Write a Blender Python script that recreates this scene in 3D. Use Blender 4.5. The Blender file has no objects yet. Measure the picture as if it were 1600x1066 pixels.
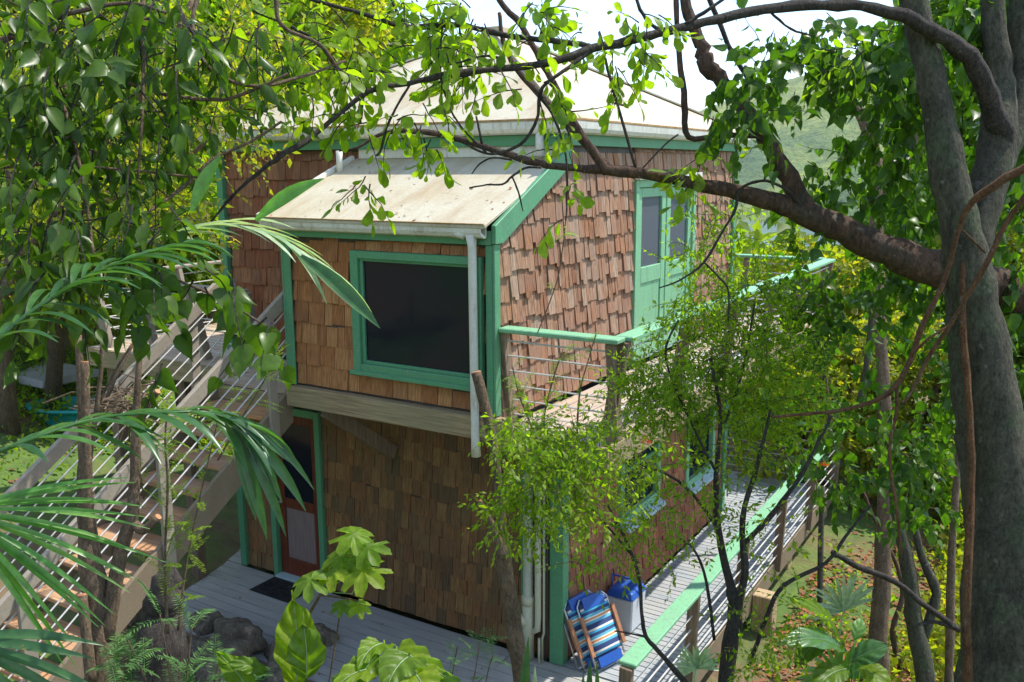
import bpy, math, random
import numpy as np
from mathutils import Vector, Matrix
random.seed(7)
rng = np.random.default_rng(7)
sc = bpy.context.scene
COL = sc.collection
R_ = math.radians

# ------------------------------------------------------------------ camera
YAW, PITCH, ROLL, FPX = R_(31.61637674), R_(10.81536972), R_(-0.31695867), 1418.2
CAM = Vector((0, 0, 5.0))
_fh = Vector((-math.sin(YAW), math.cos(YAW), 0)); _up = Vector((0, 0, 1))
_f = _fh * math.cos(PITCH) - _up * math.sin(PITCH)
_u = _fh * math.sin(PITCH) + _up * math.cos(PITCH)
_r = _f.cross(_u)
c_, s_ = math.cos(ROLL), math.sin(ROLL)
CR, CU, CF = c_ * _r + s_ * _u, -s_ * _r + c_ * _u, _f
cam = bpy.data.cameras.new('camera'); cam_o = bpy.data.objects.new('camera', cam); COL.objects.link(cam_o)
cam_o.matrix_world = Matrix(((CR.x, CU.x, -CF.x, CAM.x), (CR.y, CU.y, -CF.y, CAM.y), (CR.z, CU.z, -CF.z, CAM.z), (0, 0, 0, 1)))
cam.sensor_width = 36; cam.lens = FPX * 36 / 1600; cam.clip_end = 9000; cam.clip_start = 0.05
sc.camera = cam_o

# ------------------------------------------------------------------ light
SUN = Vector((0.30, 0.42, 0.86)).normalized()
w = bpy.data.worlds.new('World'); sc.world = w; w.use_nodes = True
nt = w.node_tree; nt.nodes.clear()
out = nt.nodes.new('ShaderNodeOutputWorld'); bg = nt.nodes.new('ShaderNodeBackground')
sky = nt.nodes.new('ShaderNodeTexSky'); sky.sky_type = 'NISHITA'; sky.sun_disc = False
sky.sun_elevation = math.asin(SUN.z); sky.sun_rotation = math.atan2(SUN.x, SUN.y)
sky.altitude = 50; sky.air_density = 1.0; sky.dust_density = 0.3; sky.ozone_density = 2.0
bg.inputs['Strength'].default_value = 0.15
tc = nt.nodes.new('ShaderNodeTexCoord'); mp = nt.nodes.new('ShaderNodeMapping')
mp.inputs['Scale'].default_value = (1, 1, 2.2); mp.inputs['Location'].default_value = (0.55, 1.35, 0.4)
no = nt.nodes.new('ShaderNodeTexNoise'); no.inputs['Scale'].default_value = 2.3; no.inputs['Detail'].default_value = 7; no.inputs['Roughness'].default_value = 0.55
cr = nt.nodes.new('ShaderNodeValToRGB'); cr.color_ramp.elements[0].position = 0.51; cr.color_ramp.elements[1].position = 0.67
mx = nt.nodes.new('ShaderNodeMix'); mx.data_type = 'RGBA'; mx.inputs['B'].default_value = (6.4, 6.6, 6.9, 1)
L = nt.links.new
L(tc.outputs['Generated'], mp.inputs['Vector']); L(mp.outputs[0], no.inputs['Vector']); L(no.outputs['Fac'], cr.inputs[0])
L(cr.outputs[0], mx.inputs['Factor']); L(sky.outputs[0], mx.inputs['A']); L(mx.outputs['Result'], bg.inputs[0]); L(bg.outputs[0], out.inputs[0])
sun = bpy.data.lights.new('sun', 'SUN'); sun.energy = 2.9; sun.angle = R_(0.6); sun.color = (1, 0.95, 0.86)
sun_o = bpy.data.objects.new('sun', sun); COL.objects.link(sun_o); sun_o.rotation_euler = SUN.to_track_quat('Z', 'Y').to_euler()
sc.view_settings.view_transform = 'Standard'; sc.view_settings.look = 'None'; sc.view_settings.exposure = 1.16
sc.view_settings.gamma = 1; sc.view_settings.use_curve_mapping = False
sc.render.engine = 'CYCLES'
cy = sc.cycles
cy.max_bounces = 7; cy.diffuse_bounces = 4; cy.glossy_bounces = 2; cy.transmission_bounces = 4; cy.transparent_max_bounces = 6
cy.volume_bounces = 0; cy.sample_clamp_indirect = 6; cy.use_denoising = True; cy.caustics_reflective = False; cy.caustics_refractive = False
try: cy.denoiser = 'OPENIMAGEDENOISE'
except Exception: pass

# ------------------------------------------------------------------ helpers
def W(x, y, d):
    """the place seen at photo pixel x,y (1600 wide) d metres ahead"""
    return CAM + (CF + CR * ((x - 800) / FPX) - CU * ((y - 533) / FPX)) * d

def tag(o, label=None, cat=None, group=None, kind=None):
    if label: o['label'] = label
    if cat: o['category'] = cat
    if group: o['group'] = group
    if kind: o['kind'] = kind
    return o

def thing(name, label, cat, loc=(0, 0, 0), group=None):
    o = bpy.data.objects.new(name, None); COL.objects.link(o); o.location = loc; o.empty_display_size = 0.2
    return tag(o, label, cat, group)

def link(name, me, mats=None, parent=None, M=None):
    o = bpy.data.objects.new(name, me); COL.objects.link(o)
    if mats is not None and not me.materials:
        for m in (mats if isinstance(mats, (list, tuple)) else [mats]): me.materials.append(m)
    if M is not None: o.matrix_basis = M
    if parent is not None:
        o.parent = parent
        root = parent; T = Matrix.Identity(4)
        while root is not None: T = root.matrix_basis @ T; root = root.parent
        o.matrix_basis = T.inverted() @ o.matrix_basis if M is not None else T.inverted()
    return o

class MB:
    def __init__(s): s.v = []; s.f = []; s.m = []
    def add(s, vs, fs, m=0):
        n = len(s.v); s.v += [tuple(v) for v in vs]; s.f += [tuple(i + n for i in f) for f in fs]; s.m += [m] * len(fs)
    def box(s, x0, x1, y0, y1, z0, z1, m=0):
        s.hexa([(x0, y0, z0), (x1, y0, z0), (x1, y1, z0), (x0, y1, z0), (x0, y0, z1), (x1, y0, z1), (x1, y1, z1), (x0, y1, z1)], m)
    def hexa(s, p, m=0):
        s.add(p, [(0, 3, 2, 1), (4, 5, 6, 7), (0, 1, 5, 4), (1, 2, 6, 5), (2, 3, 7, 6), (3, 0, 4, 7)], m)
    def beam(s, a, b, wd, ht, up=(0, 0, 1), m=0):
        a = Vector(a); b = Vector(b); d = (b - a).normalized(); sd = d.cross(Vector(up)).normalized(); uu = sd.cross(d).normalized()
        p = [q + sd * (i * wd / 2) + uu * (j * ht / 2) for q in (a, b) for i, j in ((-1, -1), (1, -1), (1, 1), (-1, 1))]
        s.add(p, [(3, 2, 1, 0), (4, 5, 6, 7), (0, 1, 5, 4), (1, 2, 6, 5), (2, 3, 7, 6), (3, 0, 4, 7)], m)
    def tube(s, pts, rad, n=6, cap=True, m=0):
        pts = [Vector(p) for p in pts]
        if not isinstance(rad, (list, tuple)): rad = [rad] * len(pts)
        ref = Vector((0.31, 0.17, 0.93)); vs = []; N = len(pts); prev = None
        for i, p in enumerate(pts):
            t = (pts[min(i + 1, N - 1)] - pts[max(i - 1, 0)])
            if t.length < 1e-9: t = Vector((0, 0, 1))
            t.normalize()
            if prev is None:
                a = t.cross(ref)
                if a.length < .05: a = t.cross(Vector((1, 0, 0)))
            else: a = prev - t * prev.dot(t)
            a.normalize(); prev = a; b = t.cross(a)
            for k in range(n):
                an = 2 * math.pi * k / n; vs.append(p + (a * math.cos(an) + b * math.sin(an)) * rad[i])
        fs = [(i * n + k, i * n + (k + 1) % n, (i + 1) * n + (k + 1) % n, (i + 1) * n + k) for i in range(N - 1) for k in range(n)]
        if cap: fs += [tuple(range(n - 1, -1, -1)), tuple((N - 1) * n + k for k in range(n))]
        s.add(vs, fs, m)
    def mesh(s, name, smooth=False):
        me = bpy.data.meshes.new(name); me.from_pydata(s.v, [], s.f)
        if any(s.m): me.polygons.foreach_set('material_index', s.m)
        if smooth: me.polygons.foreach_set('use_smooth', [True] * len(s.f))
        me.update(); return me
    def obj(s, name, mats, parent=None, smooth=False, bevel=0):
        o = link(name, s.mesh(name, smooth), mats, parent)
        if bevel:
            b = o.modifiers.new('bevel', 'BEVEL'); b.width = bevel; b.segments = 1; b.limit_method = 'ANGLE'
        return o

def spline(P, sub=4):
    """Catmull-Rom through rows of P"""
    P = [np.array(p, float) for p in P]
    if len(P) < 3: sub = 1 if len(P) < 2 else sub
    out = []
    for i in range(len(P) - 1):
        p0 = P[max(i - 1, 0)]; p1 = P[i]; p2 = P[i + 1]; p3 = P[min(i + 2, len(P) - 1)]
        for k in range(sub):
            t = k / sub
            out.append(.5 * ((2 * p1) + (-p0 + p2) * t + (2 * p0 - 5 * p1 + 4 * p2 - p3) * t * t + (-p0 + 3 * p1 - 3 * p2 + p3) * t ** 3))
    out.append(P[-1]); return out

def limb(mb, rows, sub=4, n=8, jig=0.0, m=0):
    """rows of photo x, y, distance, width in photo pixels"""
    S = spline(rows, sub); pts = []; rad = []
    for i, (x, y, d, wd) in enumerate(S):
        p = W(x, y, d); r = max(wd, 1.2) * d / FPX / 2
        if jig and 0 < i < len(S) - 1:
            p = p + Vector(rng.normal(0, 1, 3)) * r * jig; r *= 1 + rng.normal(0, jig * .5)
        pts.append(p); rad.append(r)
    mb.tube(pts, rad, n, True, m)
    return pts, rad

# ------------------------------------------------------------------ materials
def nodes(name):
    m = bpy.data.materials.new(name); m.use_nodes = True
    t = m.node_tree; b = t.nodes['Principled BSDF']; return m, t, b
def nn(t, k, **kw):
    n = t.nodes.new(k)
    for a, v in kw.items(): setattr(n, a, v)
    return n
def ramp(t, src, stops):
    r = nn(t, 'ShaderNodeValToRGB'); e = r.color_ramp.elements
    e[0].position, e[0].color = stops[0][0], (*stops[0][1], 1); e[1].position, e[1].color = stops[-1][0], (*stops[-1][1], 1)
    for p, c in stops[1:-1]: x = e.new(p); x.color = (*c, 1)
    t.links.new(src, r.inputs[0]); return r.outputs[0]
def noise(t, scale, vscale=(1, 1, 1), detail=4, rough=.6, obj=False):
    mpn = nn(t, 'ShaderNodeMapping'); mpn.inputs['Scale'].default_value = vscale
    if obj:
        c = nn(t, 'ShaderNodeTexCoord'); t.links.new(c.outputs['Object'], mpn.inputs[0])
    else:
        g = nn(t, 'ShaderNodeNewGeometry'); t.links.new(g.outputs['Position'], mpn.inputs[0])
    n = nn(t, 'ShaderNodeTexNoise'); n.inputs['Scale'].default_value = scale; n.inputs['Detail'].default_value = detail; n.inputs['Roughness'].default_value = rough
    t.links.new(mpn.outputs[0], n.inputs['Vector']); return n.outputs['Fac']
def rnd(t):
    """one random number per piece, whether it is an object or an island of a mesh"""
    g = nn(t, 'ShaderNodeNewGeometry'); o = nn(t, 'ShaderNodeObjectInfo')
    a = nn(t, 'ShaderNodeMath', operation='ADD'); t.links.new(g.outputs['Random Per Island'], a.inputs[0]); t.links.new(o.outputs['Random'], a.inputs[1])
    f = nn(t, 'ShaderNodeMath', operation='FRACT'); t.links.new(a.outputs[0], f.inputs[0]); return f.outputs[0]
def mixc(t, fac, a, b, mode='MIX'):
    m = nn(t, 'ShaderNodeMix', data_type='RGBA', blend_type=mode)
    if isinstance(fac, (int, float)): m.inputs['Factor'].default_value = fac
    else: t.links.new(fac, m.inputs['Factor'])
    for s, v in (('A', a), ('B', b)):
        if isinstance(v, tuple): m.inputs[s].default_value = (*v, 1)
        else: t.links.new(v, m.inputs[s])
    return m.outputs['Result']
def bump(t, b, h, dist, strength=1):
    n = nn(t, 'ShaderNodeBump'); n.inputs['Distance'].default_value = dist; n.inputs['Strength'].default_value = strength
    t.links.new(h, n.inputs['Height']); t.links.new(n.outputs[0], b.inputs['Normal'])

def wood(name, cols, axis='z', rough=.85, grain=.45, stain=None, bumpd=.004, fine=70, long_=3):
    """cols: piece-to-piece tones; grain runs along axis"""
    m, t, b = nodes(name)
    vs = {'x': (long_, fine, fine), 'y': (fine, long_, fine), 'z': (fine, fine, long_)}[axis]
    n = len(cols); base = ramp(t, rnd(t), [(i / max(n - 1, 1), c) for i, c in enumerate(cols)]) if n > 1 else None
    if base is None:
        rg = nn(t, 'ShaderNodeRGB'); rg.outputs[0].default_value = (*cols[0], 1); base = rg.outputs[0]
    g = noise(t, 1, vs, 3, .6)
    gr = ramp(t, g, [(.3, (1 - grain,) * 3), (.7, (1.25,) * 3)])
    c = mixc(t, 1.0, base, gr, 'MULTIPLY')
    if stain:
        s = ramp(t, noise(t, 2.3, (1, 1, 1), 5, .65), [(.42, (0, 0, 0)), (.62, (1, 1, 1))])
        sf = nn(t, 'ShaderNodeMath', operation='MULTIPLY'); sf.inputs[1].default_value = stain[1]
        t.links.new(s, sf.inputs[0]); c = mixc(t, sf.outputs[0], c, stain[0])
    t.links.new(c, b.inputs['Base Color']); b.inputs['Roughness'].default_value = rough; b.inputs['Specular IOR Level'].default_value = .25
    bump(t, b, g, bumpd); return m

def paint(name, col, dirt=(.3, .28, .24), amt=.25, rough=.5, spec=.4, scale=5, metal=0):
    m, t, b = nodes(name)
    n1 = ramp(t, noise(t, scale, (1, 1, .5), 6, .65), [(.45, (0, 0, 0)), (.72, (1, 1, 1))])
    f = nn(t, 'ShaderNodeMath', operation='MULTIPLY'); f.inputs[1].default_value = amt; t.links.new(n1, f.inputs[0])
    c = mixc(t, f.outputs[0], col, dirt); n2 = noise(t, 40, (1, 1, 1), 3, .6)
    c = mixc(t, 1.0, c, ramp(t, n2, [(.25, (.88,) * 3), (.75, (1.08,) * 3)]), 'MULTIPLY')
    t.links.new(c, b.inputs['Base Color']); b.inputs['Roughness'].default_value = rough; b.inputs['Specular IOR Level'].default_value = spec
    b.inputs['Metallic'].default_value = metal
    bump(t, b, n2, .0015); return m

def leafm(name, cols, trans, tw=.4, rough=.4, spec=.4, vein=False):
    m, t, b = nodes(name)
    if 'palm' not in name: cols = [(a * 1.14, b_ * .93, c) for a, b_, c in cols]
    r = rnd(t); base = ramp(t, r, [(i / (len(cols) - 1), c) for i, c in enumerate(cols)])
    nz = ramp(t, noise(t, 30, (1, 1, 1), 2), [(.3, (.75,) * 3), (.7, (1.2,) * 3)])
    base = mixc(t, 1.0, base, nz, 'MULTIPLY')
    dm = ramp(t, noise(t, 55, (1, 1, 1), 3, .6), [(.66, (0, 0, 0)), (.70, (1, 1, 1))]); df = nn(t, 'ShaderNodeMath', operation='MULTIPLY'); df.inputs[1].default_value = .6
    t.links.new(dm, df.inputs[0]); base = mixc(t, df.outputs[0], base, (.20, .15, .04))
    t.links.new(base, b.inputs['Base Color']); b.inputs['Roughness'].default_value = rough; b.inputs['Specular IOR Level'].default_value = spec
    tr = nn(t, 'ShaderNodeBsdfTranslucent'); tb = mixc(t, 1.0, base, trans, 'MULTIPLY'); t.links.new(tb, tr.inputs['Color'])
    ms = nn(t, 'ShaderNodeMixShader'); ms.inputs[0].default_value = tw
    t.links.new(b.outputs[0], ms.inputs[1]); t.links.new(tr.outputs[0], ms.inputs[2])
    t.links.new(ms.outputs[0], t.nodes['Material Output'].inputs[0]); return m

def bark(name, c0, c1, lich=(.3, .32, .26), la=.4, sc_=18):
    m, t, b = nodes(name)
    n1 = noise(t, sc_, (1, 1, .35), 6, .7); base = ramp(t, n1, [(.3, c0), (.7, c1)])
    l = ramp(t, noise(t, 6, (1, 1, 1), 5, .7), [(.5, (0, 0, 0)), (.62, (1, 1, 1))])
    f = nn(t, 'ShaderNodeMath', operation='MULTIPLY'); f.inputs[1].default_value = la; t.links.new(l, f.inputs[0])
    c = mixc(t, f.outputs[0], base, lich); n2 = noise(t, sc_ * 4, (1, 1, .5), 5, .75)
    c = mixc(t, 1.0, c, ramp(t, n2, [(.32, (.45,) * 3), (.62, (1.25,) * 3)]), 'MULTIPLY')
    pale = ramp(t, noise(t, 22, (1, 1, 1), 3, .5), [(.66, (0, 0, 0)), (.72, (1, 1, 1))]); pf = nn(t, 'ShaderNodeMath', operation='MULTIPLY'); pf.inputs[1].default_value = .35
    t.links.new(pale, pf.inputs[0]); c = mixc(t, pf.outputs[0], c, (.30, .30, .25))
    ad = nn(t, 'ShaderNodeMath', operation='ADD'); t.links.new(n1, ad.inputs[0]); t.links.new(n2, ad.inputs[1]); n1 = ad.outputs[0]
    t.links.new(c, b.inputs['Base Color']); b.inputs['Roughness'].default_value = .9
    b.inputs['Specular IOR Level'].default_value = .2
    bump(t, b, n1, .018); return m

M = {}
M['sh_weather'] = wood('weathered_shingle', [(.33, .155, .08), (.41, .24, .15), (.28, .12, .06), (.43, .30, .21), (.37, .165, .08), (.33, .19, .12)], stain=((.29, .21, .16), .4), grain=.55, bumpd=.006)
M['sh_cedar'] = wood('cedar_shingle', [(.46, .195, .075), (.35, .14, .05), (.50, .25, .10), (.40, .17, .065), (.30, .13, .055)], stain=((.22, .10, .05), .45))
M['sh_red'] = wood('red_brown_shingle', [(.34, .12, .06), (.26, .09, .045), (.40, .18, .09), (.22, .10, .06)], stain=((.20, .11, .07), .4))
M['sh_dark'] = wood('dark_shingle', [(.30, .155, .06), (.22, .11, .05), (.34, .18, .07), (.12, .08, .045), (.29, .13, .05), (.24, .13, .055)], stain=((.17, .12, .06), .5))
M['sheath'] = paint('sheathing', (.05, .035, .025))
M['green'] = paint('green_trim_paint', (.10, .31, .155), (.07, .19, .12), .4, .5)
M['mint'] = paint('green_trim_paint_lit', (.21, .47, .26), (.22, .36, .24), .4, .45)  # same trim green, lightened: light on side-facing parts and rails put into the colour
M['white'] = paint('white_gutter_paint', (.74, .72, .64), (.42, .34, .22), .45, .45)
M['roof'] = paint('cream_roof_coating', (.53, .485, .36), (.42, .30, .15), .6, .6, .3, 1.3)
def streaks(m, col, vs, amt, lo=.5, hi=.68):
    t = m.node_tree; b = t.nodes['Principled BSDF']; src = b.inputs['Base Color'].links[0].from_socket
    k = ramp(t, noise(t, 1, vs, 5, .6), [(lo, (0, 0, 0)), (hi, (1, 1, 1))]); f = nn(t, 'ShaderNodeMath', operation='MULTIPLY'); f.inputs[1].default_value = amt
    t.links.new(k, f.inputs[0]); t.links.new(mixc(t, f.outputs[0], src, col), b.inputs['Base Color'])
streaks(M['roof'], (.36, .25, .13), (5, 1.1, 1.1), .55); streaks(M['roof'], (.30, .27, .2), (9, 9, 9), .5, .6, .7)
for k_ in ('green', 'mint'):
    streaks(M[k_], (.16, .22, .16), (24, 24, 2.2), .5, .52, .7); streaks(M[k_], (.40, .42, .36), (60, 60, 25), .7, .66, .70)
streaks(M['white'], (.30, .24, .15), (20, 20, 3), .6, .54, .7)
M['deck'] = wood('grey_deck_board', [(.34, .34, .325), (.40, .395, .37), (.30, .30, .29), (.42, .41, .385)], 'x', .6, .18, ((.40, .39, .35), .35))
M['deck_dark'] = wood('grey_walkway_board', [(.30, .33, .35), (.36, .38, .39), (.26, .29, .31)], 'x', .6, .25, ((.42, .40, .35), .4))
M['plank'] = wood('weathered_plank', [(.46, .38, .31), (.52, .43, .34), (.40, .33, .27)], 'y', .8, .4, ((.55, .36, .22), .4))
M['plank_x'] = wood('weathered_plank_cross', [(.50, .40, .30), (.56, .46, .34), (.44, .34, .25)], 'x', .8, .4, ((.50, .33, .20), .4))
M['tread'] = wood('orange_tread', [(.52, .27, .12), (.46, .24, .12), (.50, .32, .18)], 'x', .8, .4, ((.38, .30, .22), .4))
M['beam'] = wood('treated_beam', [(.38, .28, .16)], 'x', .85, .5, ((.26, .23, .13), .55), .006, 45, 2)
M['string'] = paint('grey_stringer_stain', (.24, .185, .125), (.15, .11, .07), .5, .85, .2, 4)
M['post'] = wood('brown_post', [(.25, .17, .11), (.30, .21, .14), (.22, .15, .10)], 'z', .85, .5, ((.20, .16, .12), .5))
M['paint_post'] = paint('grey_painted_post', (.34, .29, .23), (.22, .17, .12), .5, .75)
M['postlight'] = wood('pale_support_post', [(.50, .36, .20)], 'z', .85, .4, ((.33, .27, .17), .5))
M['rod'] = paint('grey_metal_rod', (.62, .60, .57), (.4, .36, .3), .3, .35, .5, 8)
M['redwood'] = wood('red_door_wood', [(.155, .04, .02)], 'z', .45, .35)
M['panel'] = wood('grey_door_panel', [(.23, .17, .16)], 'z', .5, .2)
M['pvc'] = paint('cream_pipe_paint', (.55, .55, .40), (.34, .32, .22), .4, .5)
M['conduit'] = paint('dark_conduit', (.03, .03, .03), (.06, .05, .04), .4, .5)
M['mat'] = paint('black_rubber', (.02, .02, .022), (.06, .055, .05), .5, .7, .3, 20)
M['sill'] = paint('pale_blue_sill', (.42, .56, .58), (.3, .36, .38), .4, .5)
M['alum'] = paint('brushed_frame', (.55, .56, .58), (.3, .3, .3), .2, .3, .5, 10, .6)
M['armwood'] = wood('chair_arm_wood', [(.42, .19, .10)], 'z', .5, .3)
M['blue'] = paint('blue_plastic', (.02, .10, .42), (.02, .07, .3), .3, .35)
M['cooler'] = paint('white_plastic', (.60, .62, .66), (.4, .4, .4), .2, .4)
M['teal'] = paint('teal_plastic', (.03, .40, .38), (.03, .2, .2), .3, .4)
M['rock'] = bark('rock', (.10, .08, .06), (.30, .24, .18), (.13, .14, .08), .5, 7)
M['slab'] = paint('pale_concrete', (.40, .39, .37), (.2, .18, .14), .5, .9, .2, 3)
M['bark_grey'] = bark('grey_bark', (.045, .042, .03), (.13, .12, .085), (.09, .115, .06), .6)
M['bark_red'] = bark('reddish_bark', (.05, .034, .025), (.17, .10, .066), (.075, .068, .052), .65, 14)
M['bark_dark'] = bark('dark_bark', (.035, .03, .028), (.11, .09, .075), (.14, .13, .11), .3, 30)
M['bark_tan'] = bark('tan_bark', (.12, .08, .05), (.27, .19, .125), (.12, .10, .07), .45, 20)
M['vine'] = bark('brown_vine', (.10, .045, .02), (.24, .125, .06), (.14, .10, .06), .4, 30)
M['cut'] = paint('fresh_cut_wood', (.50, .22, .10), (.3, .12, .05), .4, .8)
T_ = (2.0, 2.3, .5)
M['lf_dark'] = leafm('dark_glossy_leaf', [(.03, .085, .010), (.05, .12, .012), (.075, .165, .014), (.035, .09, .012)], T_, .42, .34, .32)
M['lf_mid'] = leafm('mid_green_leaf', [(.05, .13, .012), (.08, .18, .014), (.11, .22, .018), (.04, .11, .012)], T_, .45, .42, .3)
M['lf_bright'] = leafm('bright_green_leaf', [(.12, .25, .014), (.16, .29, .018), (.20, .32, .02), (.095, .21, .014)], (2.2, 2.5, .5), .55, .45, .3)
M['lf_heart'] = leafm('heart_leaf', [(.035, .11, .012), (.055, .15, .014), (.08, .19, .016), (.028, .085, .012)], T_, .42, .38, .3)
M['lf_palm'] = leafm('palm_leaflet', [(.03, .09, .03), (.045, .125, .035), (.07, .17, .04)], (2, 2.2, .7), .3, .32, .5)
M['lf_palmb'] = leafm('bright_palm_leaflet', [(.09, .24, .05), (.12, .28, .06), (.16, .31, .08)], T_, .4, .35, .5)
M['lf_palmp'] = leafm('pale_palm_leaflet', [(.30, .42, .25), (.40, .50, .32), (.24, .38, .2)], (1.6, 1.7, .8), .35, .4, .5)
M['lf_yellow'] = leafm('yellow_green_leaf', [(.17, .27, .02), (.23, .31, .03), (.13, .24, .02), (.28, .30, .03)], (2.4, 2.3, .5), .58, .5, .3)
M['lf_far'] = leafm('hillside_leaf', [(.08, .18, .02), (.13, .23, .025), (.18, .27, .03), (.06, .14, .02)], (2.4, 2.6, .5), .52, .5, .3)
M['lf_fern'] = leafm('fern_leaf', [(.06, .18, .06), (.09, .22, .07), (.12, .26, .06)], T_, .4, .5, .3)
M['litter'] = leafm('dead_leaf', [(.25, .13, .06), (.34, .17, .07), (.20, .11, .06), (.40, .25, .12)], (1.2, 1.2, 1), .2, .8, .2)
M['petal'] = leafm('orange_petal', [(.8, .22, .03), (.85, .12, .03), (.8, .3, .04)], (1, 1, 1), .4, .5, .3)

def glass(name, col, rough=.04):
    m, t, b = nodes(name); b.inputs['Base Color'].default_value = (*col, 1); b.inputs['Roughness'].default_value = rough
    b.inputs['Specular IOR Level'].default_value = .5; b.inputs['IOR'].default_value = 1.5
    return m
M['glass'] = glass('dark_window_glass', (.006, .010, .020), .09)
M['glass'].node_tree.nodes['Principled BSDF'].inputs['IOR'].default_value = 1.38
M['screen'] = glass('grey_insect_screen', (.07, .08, .10), .5)

m, t, b = nodes('striped_chair_fabric')
tcn = nn(t, 'ShaderNodeTexCoord'); sx = nn(t, 'ShaderNodeSeparateXYZ'); t.links.new(tcn.outputs['Object'], sx.inputs[0])
mm = nn(t, 'ShaderNodeMath', operation='MULTIPLY'); mm.inputs[1].default_value = 4.6; t.links.new(sx.outputs['Z'], mm.inputs[0])
fr = nn(t, 'ShaderNodeMath', operation='FRACT'); t.links.new(mm.outputs[0], fr.inputs[0])
stripes = [(0, (.03, .055, .17)), (.22, (.11, .42, .58)), (.34, (.75, .78, .75)), (.40, (.80, .28, .04)), (.48, (.75, .78, .75)), (.54, (.11, .42, .58)), (.66, (.03, .055, .17)), (.8, (.06, .4, .65)), (.9, (.75, .7, .6))]
rr = nn(t, 'ShaderNodeValToRGB'); rr.color_ramp.interpolation = 'CONSTANT'; e = rr.color_ramp.elements
e[0].color = (*stripes[0][1], 1); e[1].position = stripes[1][0]; e[1].color = (*stripes[1][1], 1)
for p, c in stripes[2:]: q = e.new(p); q.color = (*c, 1)
t.links.new(fr.outputs[0], rr.inputs[0]); t.links.new(rr.outputs[0], b.inputs['Base Color']); b.inputs['Roughness'].default_value = .8
M['stripe'] = m

m, t, b = nodes('soil_and_litter')
n1 = noise(t, 3.5, (1, 1, 1), 8, .7); n2 = noise(t, .35, (1, 1, 1), 6, .6)
c1 = ramp(t, n1, [(.3, (.10, .07, .04)), (.5, (.20, .13, .07)), (.7, (.12, .15, .04))])
c2 = ramp(t, n1, [(.3, (.05, .10, .02)), (.55, (.10, .17, .03)), (.75, (.17, .23, .04))])
c = mixc(t, ramp(t, n2, [(.42, (0, 0, 0)), (.55, (1, 1, 1))]), c1, c2)
t.links.new(c, b.inputs['Base Color']); b.inputs['Roughness'].default_value = .95; bump(t, b, n1, .08); M['soil'] = m

m, t, b = nodes('far_hillside')
n1 = noise(t, .05, (1, 1, 1), 6, .65); n2 = noise(t, .004, (1, 1, 1), 4, .5); n3 = noise(t, .16, (1, 1, 1), 4, .7)
c = mixc(t, ramp(t, n2, [(.42, (0, 0, 0)), (.58, (1, 1, 1))]), ramp(t, n1, [(.3, (.05, .11, .03)), (.7, (.12, .19, .05))]), ramp(t, n1, [(.3, (.13, .20, .03)), (.7, (.30, .33, .06))]))
c = mixc(t, 1.0, c, ramp(t, n3, [(.3, (.6,) * 3), (.7, (1.3,) * 3)]), 'MULTIPLY')
t.links.new(c, b.inputs['Base Color']); b.inputs['Roughness'].default_value = 1; bump(t, b, n3, 4); M['hill'] = m

m, t, b = nodes('bay_water')
b.inputs['Base Color'].default_value = (.10, .16, .18, 1); b.inputs['Roughness'].default_value = .12
bump(t, b, noise(t, .5, (1, 1, 1), 5, .6), .25); M['water'] = m

# ------------------------------------------------------------------ terrain
def smax(a, b, k=.5):
    h = np.clip(.5 + .5 * (a - b) / k, 0, 1); return b * (1 - h) + a * h + k * h * (1 - h)
def ground(x, y):
    x = np.asarray(x, float); y = np.asarray(y, float)
    d = np.hypot(x * .9, y)
    h1 = 3.35 - .66 * np.maximum(d - .6, 0)
    h3 = -.42 - 1.55 * np.clip(x + 3.95, 0, 1.5) - .30 * np.clip(x + 2.45, 0, 7) - .12 * np.maximum(x - 4, 0) - .09 * np.maximum(y - 12, 0)
    h2 = np.minimum(.36 * (-x - 9.8) - .2 * (y - 8), 60)
    h2b = np.minimum(.36 * (-x - 9.8) - .12 * (y - 8), 2.2 + .3 * np.maximum(-x - 12, 0) - .1 * np.maximum(y, 0))
    h = smax(smax(h1, h3, .6), np.where(y > -50, h2, h2b), 1.0)
    bm_ = .10 - .9 * np.maximum(np.abs(y - 5.0) - .45, 0) ** 1.5 - .25 * np.maximum(x + 3.6, 0) ** 1.3 - .3 * np.maximum(-x - 10, 0)
    h = np.where(np.hypot(x, y) < 30, smax(h, np.where(y > 5.7, -.5, bm_), .25), h)
    h = h + .06 * np.sin(x * 1.7 + y) * np.cos(y * 1.3 - x * .6)
    return np.maximum(h, -49)
def gz(x, y): return float(ground(x, y))
g_ = np.linspace(-1, 1, 260); cs = np.sinh(g_ * 6.2) / np.sinh(6.2) * 2200
X, Y = np.meshgrid(cs - 5, cs + 5); Z = ground(X, Y)
n = len(cs); V = np.stack([X.ravel(), Y.ravel(), Z.ravel()], 1)
I = (np.arange(n - 1)[:, None] * n + np.arange(n - 1)[None]).ravel()
F = np.stack([I, I + 1, I + n + 1, I + n], 1)
def npmesh(name, V, F, smooth=False, mi=None):
    me = bpy.data.meshes.new(name); V = np.asarray(V, np.float32); F = np.asarray(F, np.int32); k = F.shape[1]
    me.vertices.add(len(V)); me.vertices.foreach_set('co', V.ravel())
    me.loops.add(F.size); me.loops.foreach_set('vertex_index', F.ravel())
    me.polygons.add(len(F)); me.polygons.foreach_set('loop_start', np.arange(0, F.size, k, dtype=np.int32))
    me.polygons.foreach_set('loop_total', np.full(len(F), k, np.int32))
    if smooth: me.polygons.foreach_set('use_smooth', np.ones(len(F), bool))
    if mi is not None: me.polygons.foreach_set('material_index', np.asarray(mi, np.int32))
    me.update(); me.validate(); return me
tag(link('ground', npmesh('ground', V, F, True), M['soil']), kind='structure')
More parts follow.
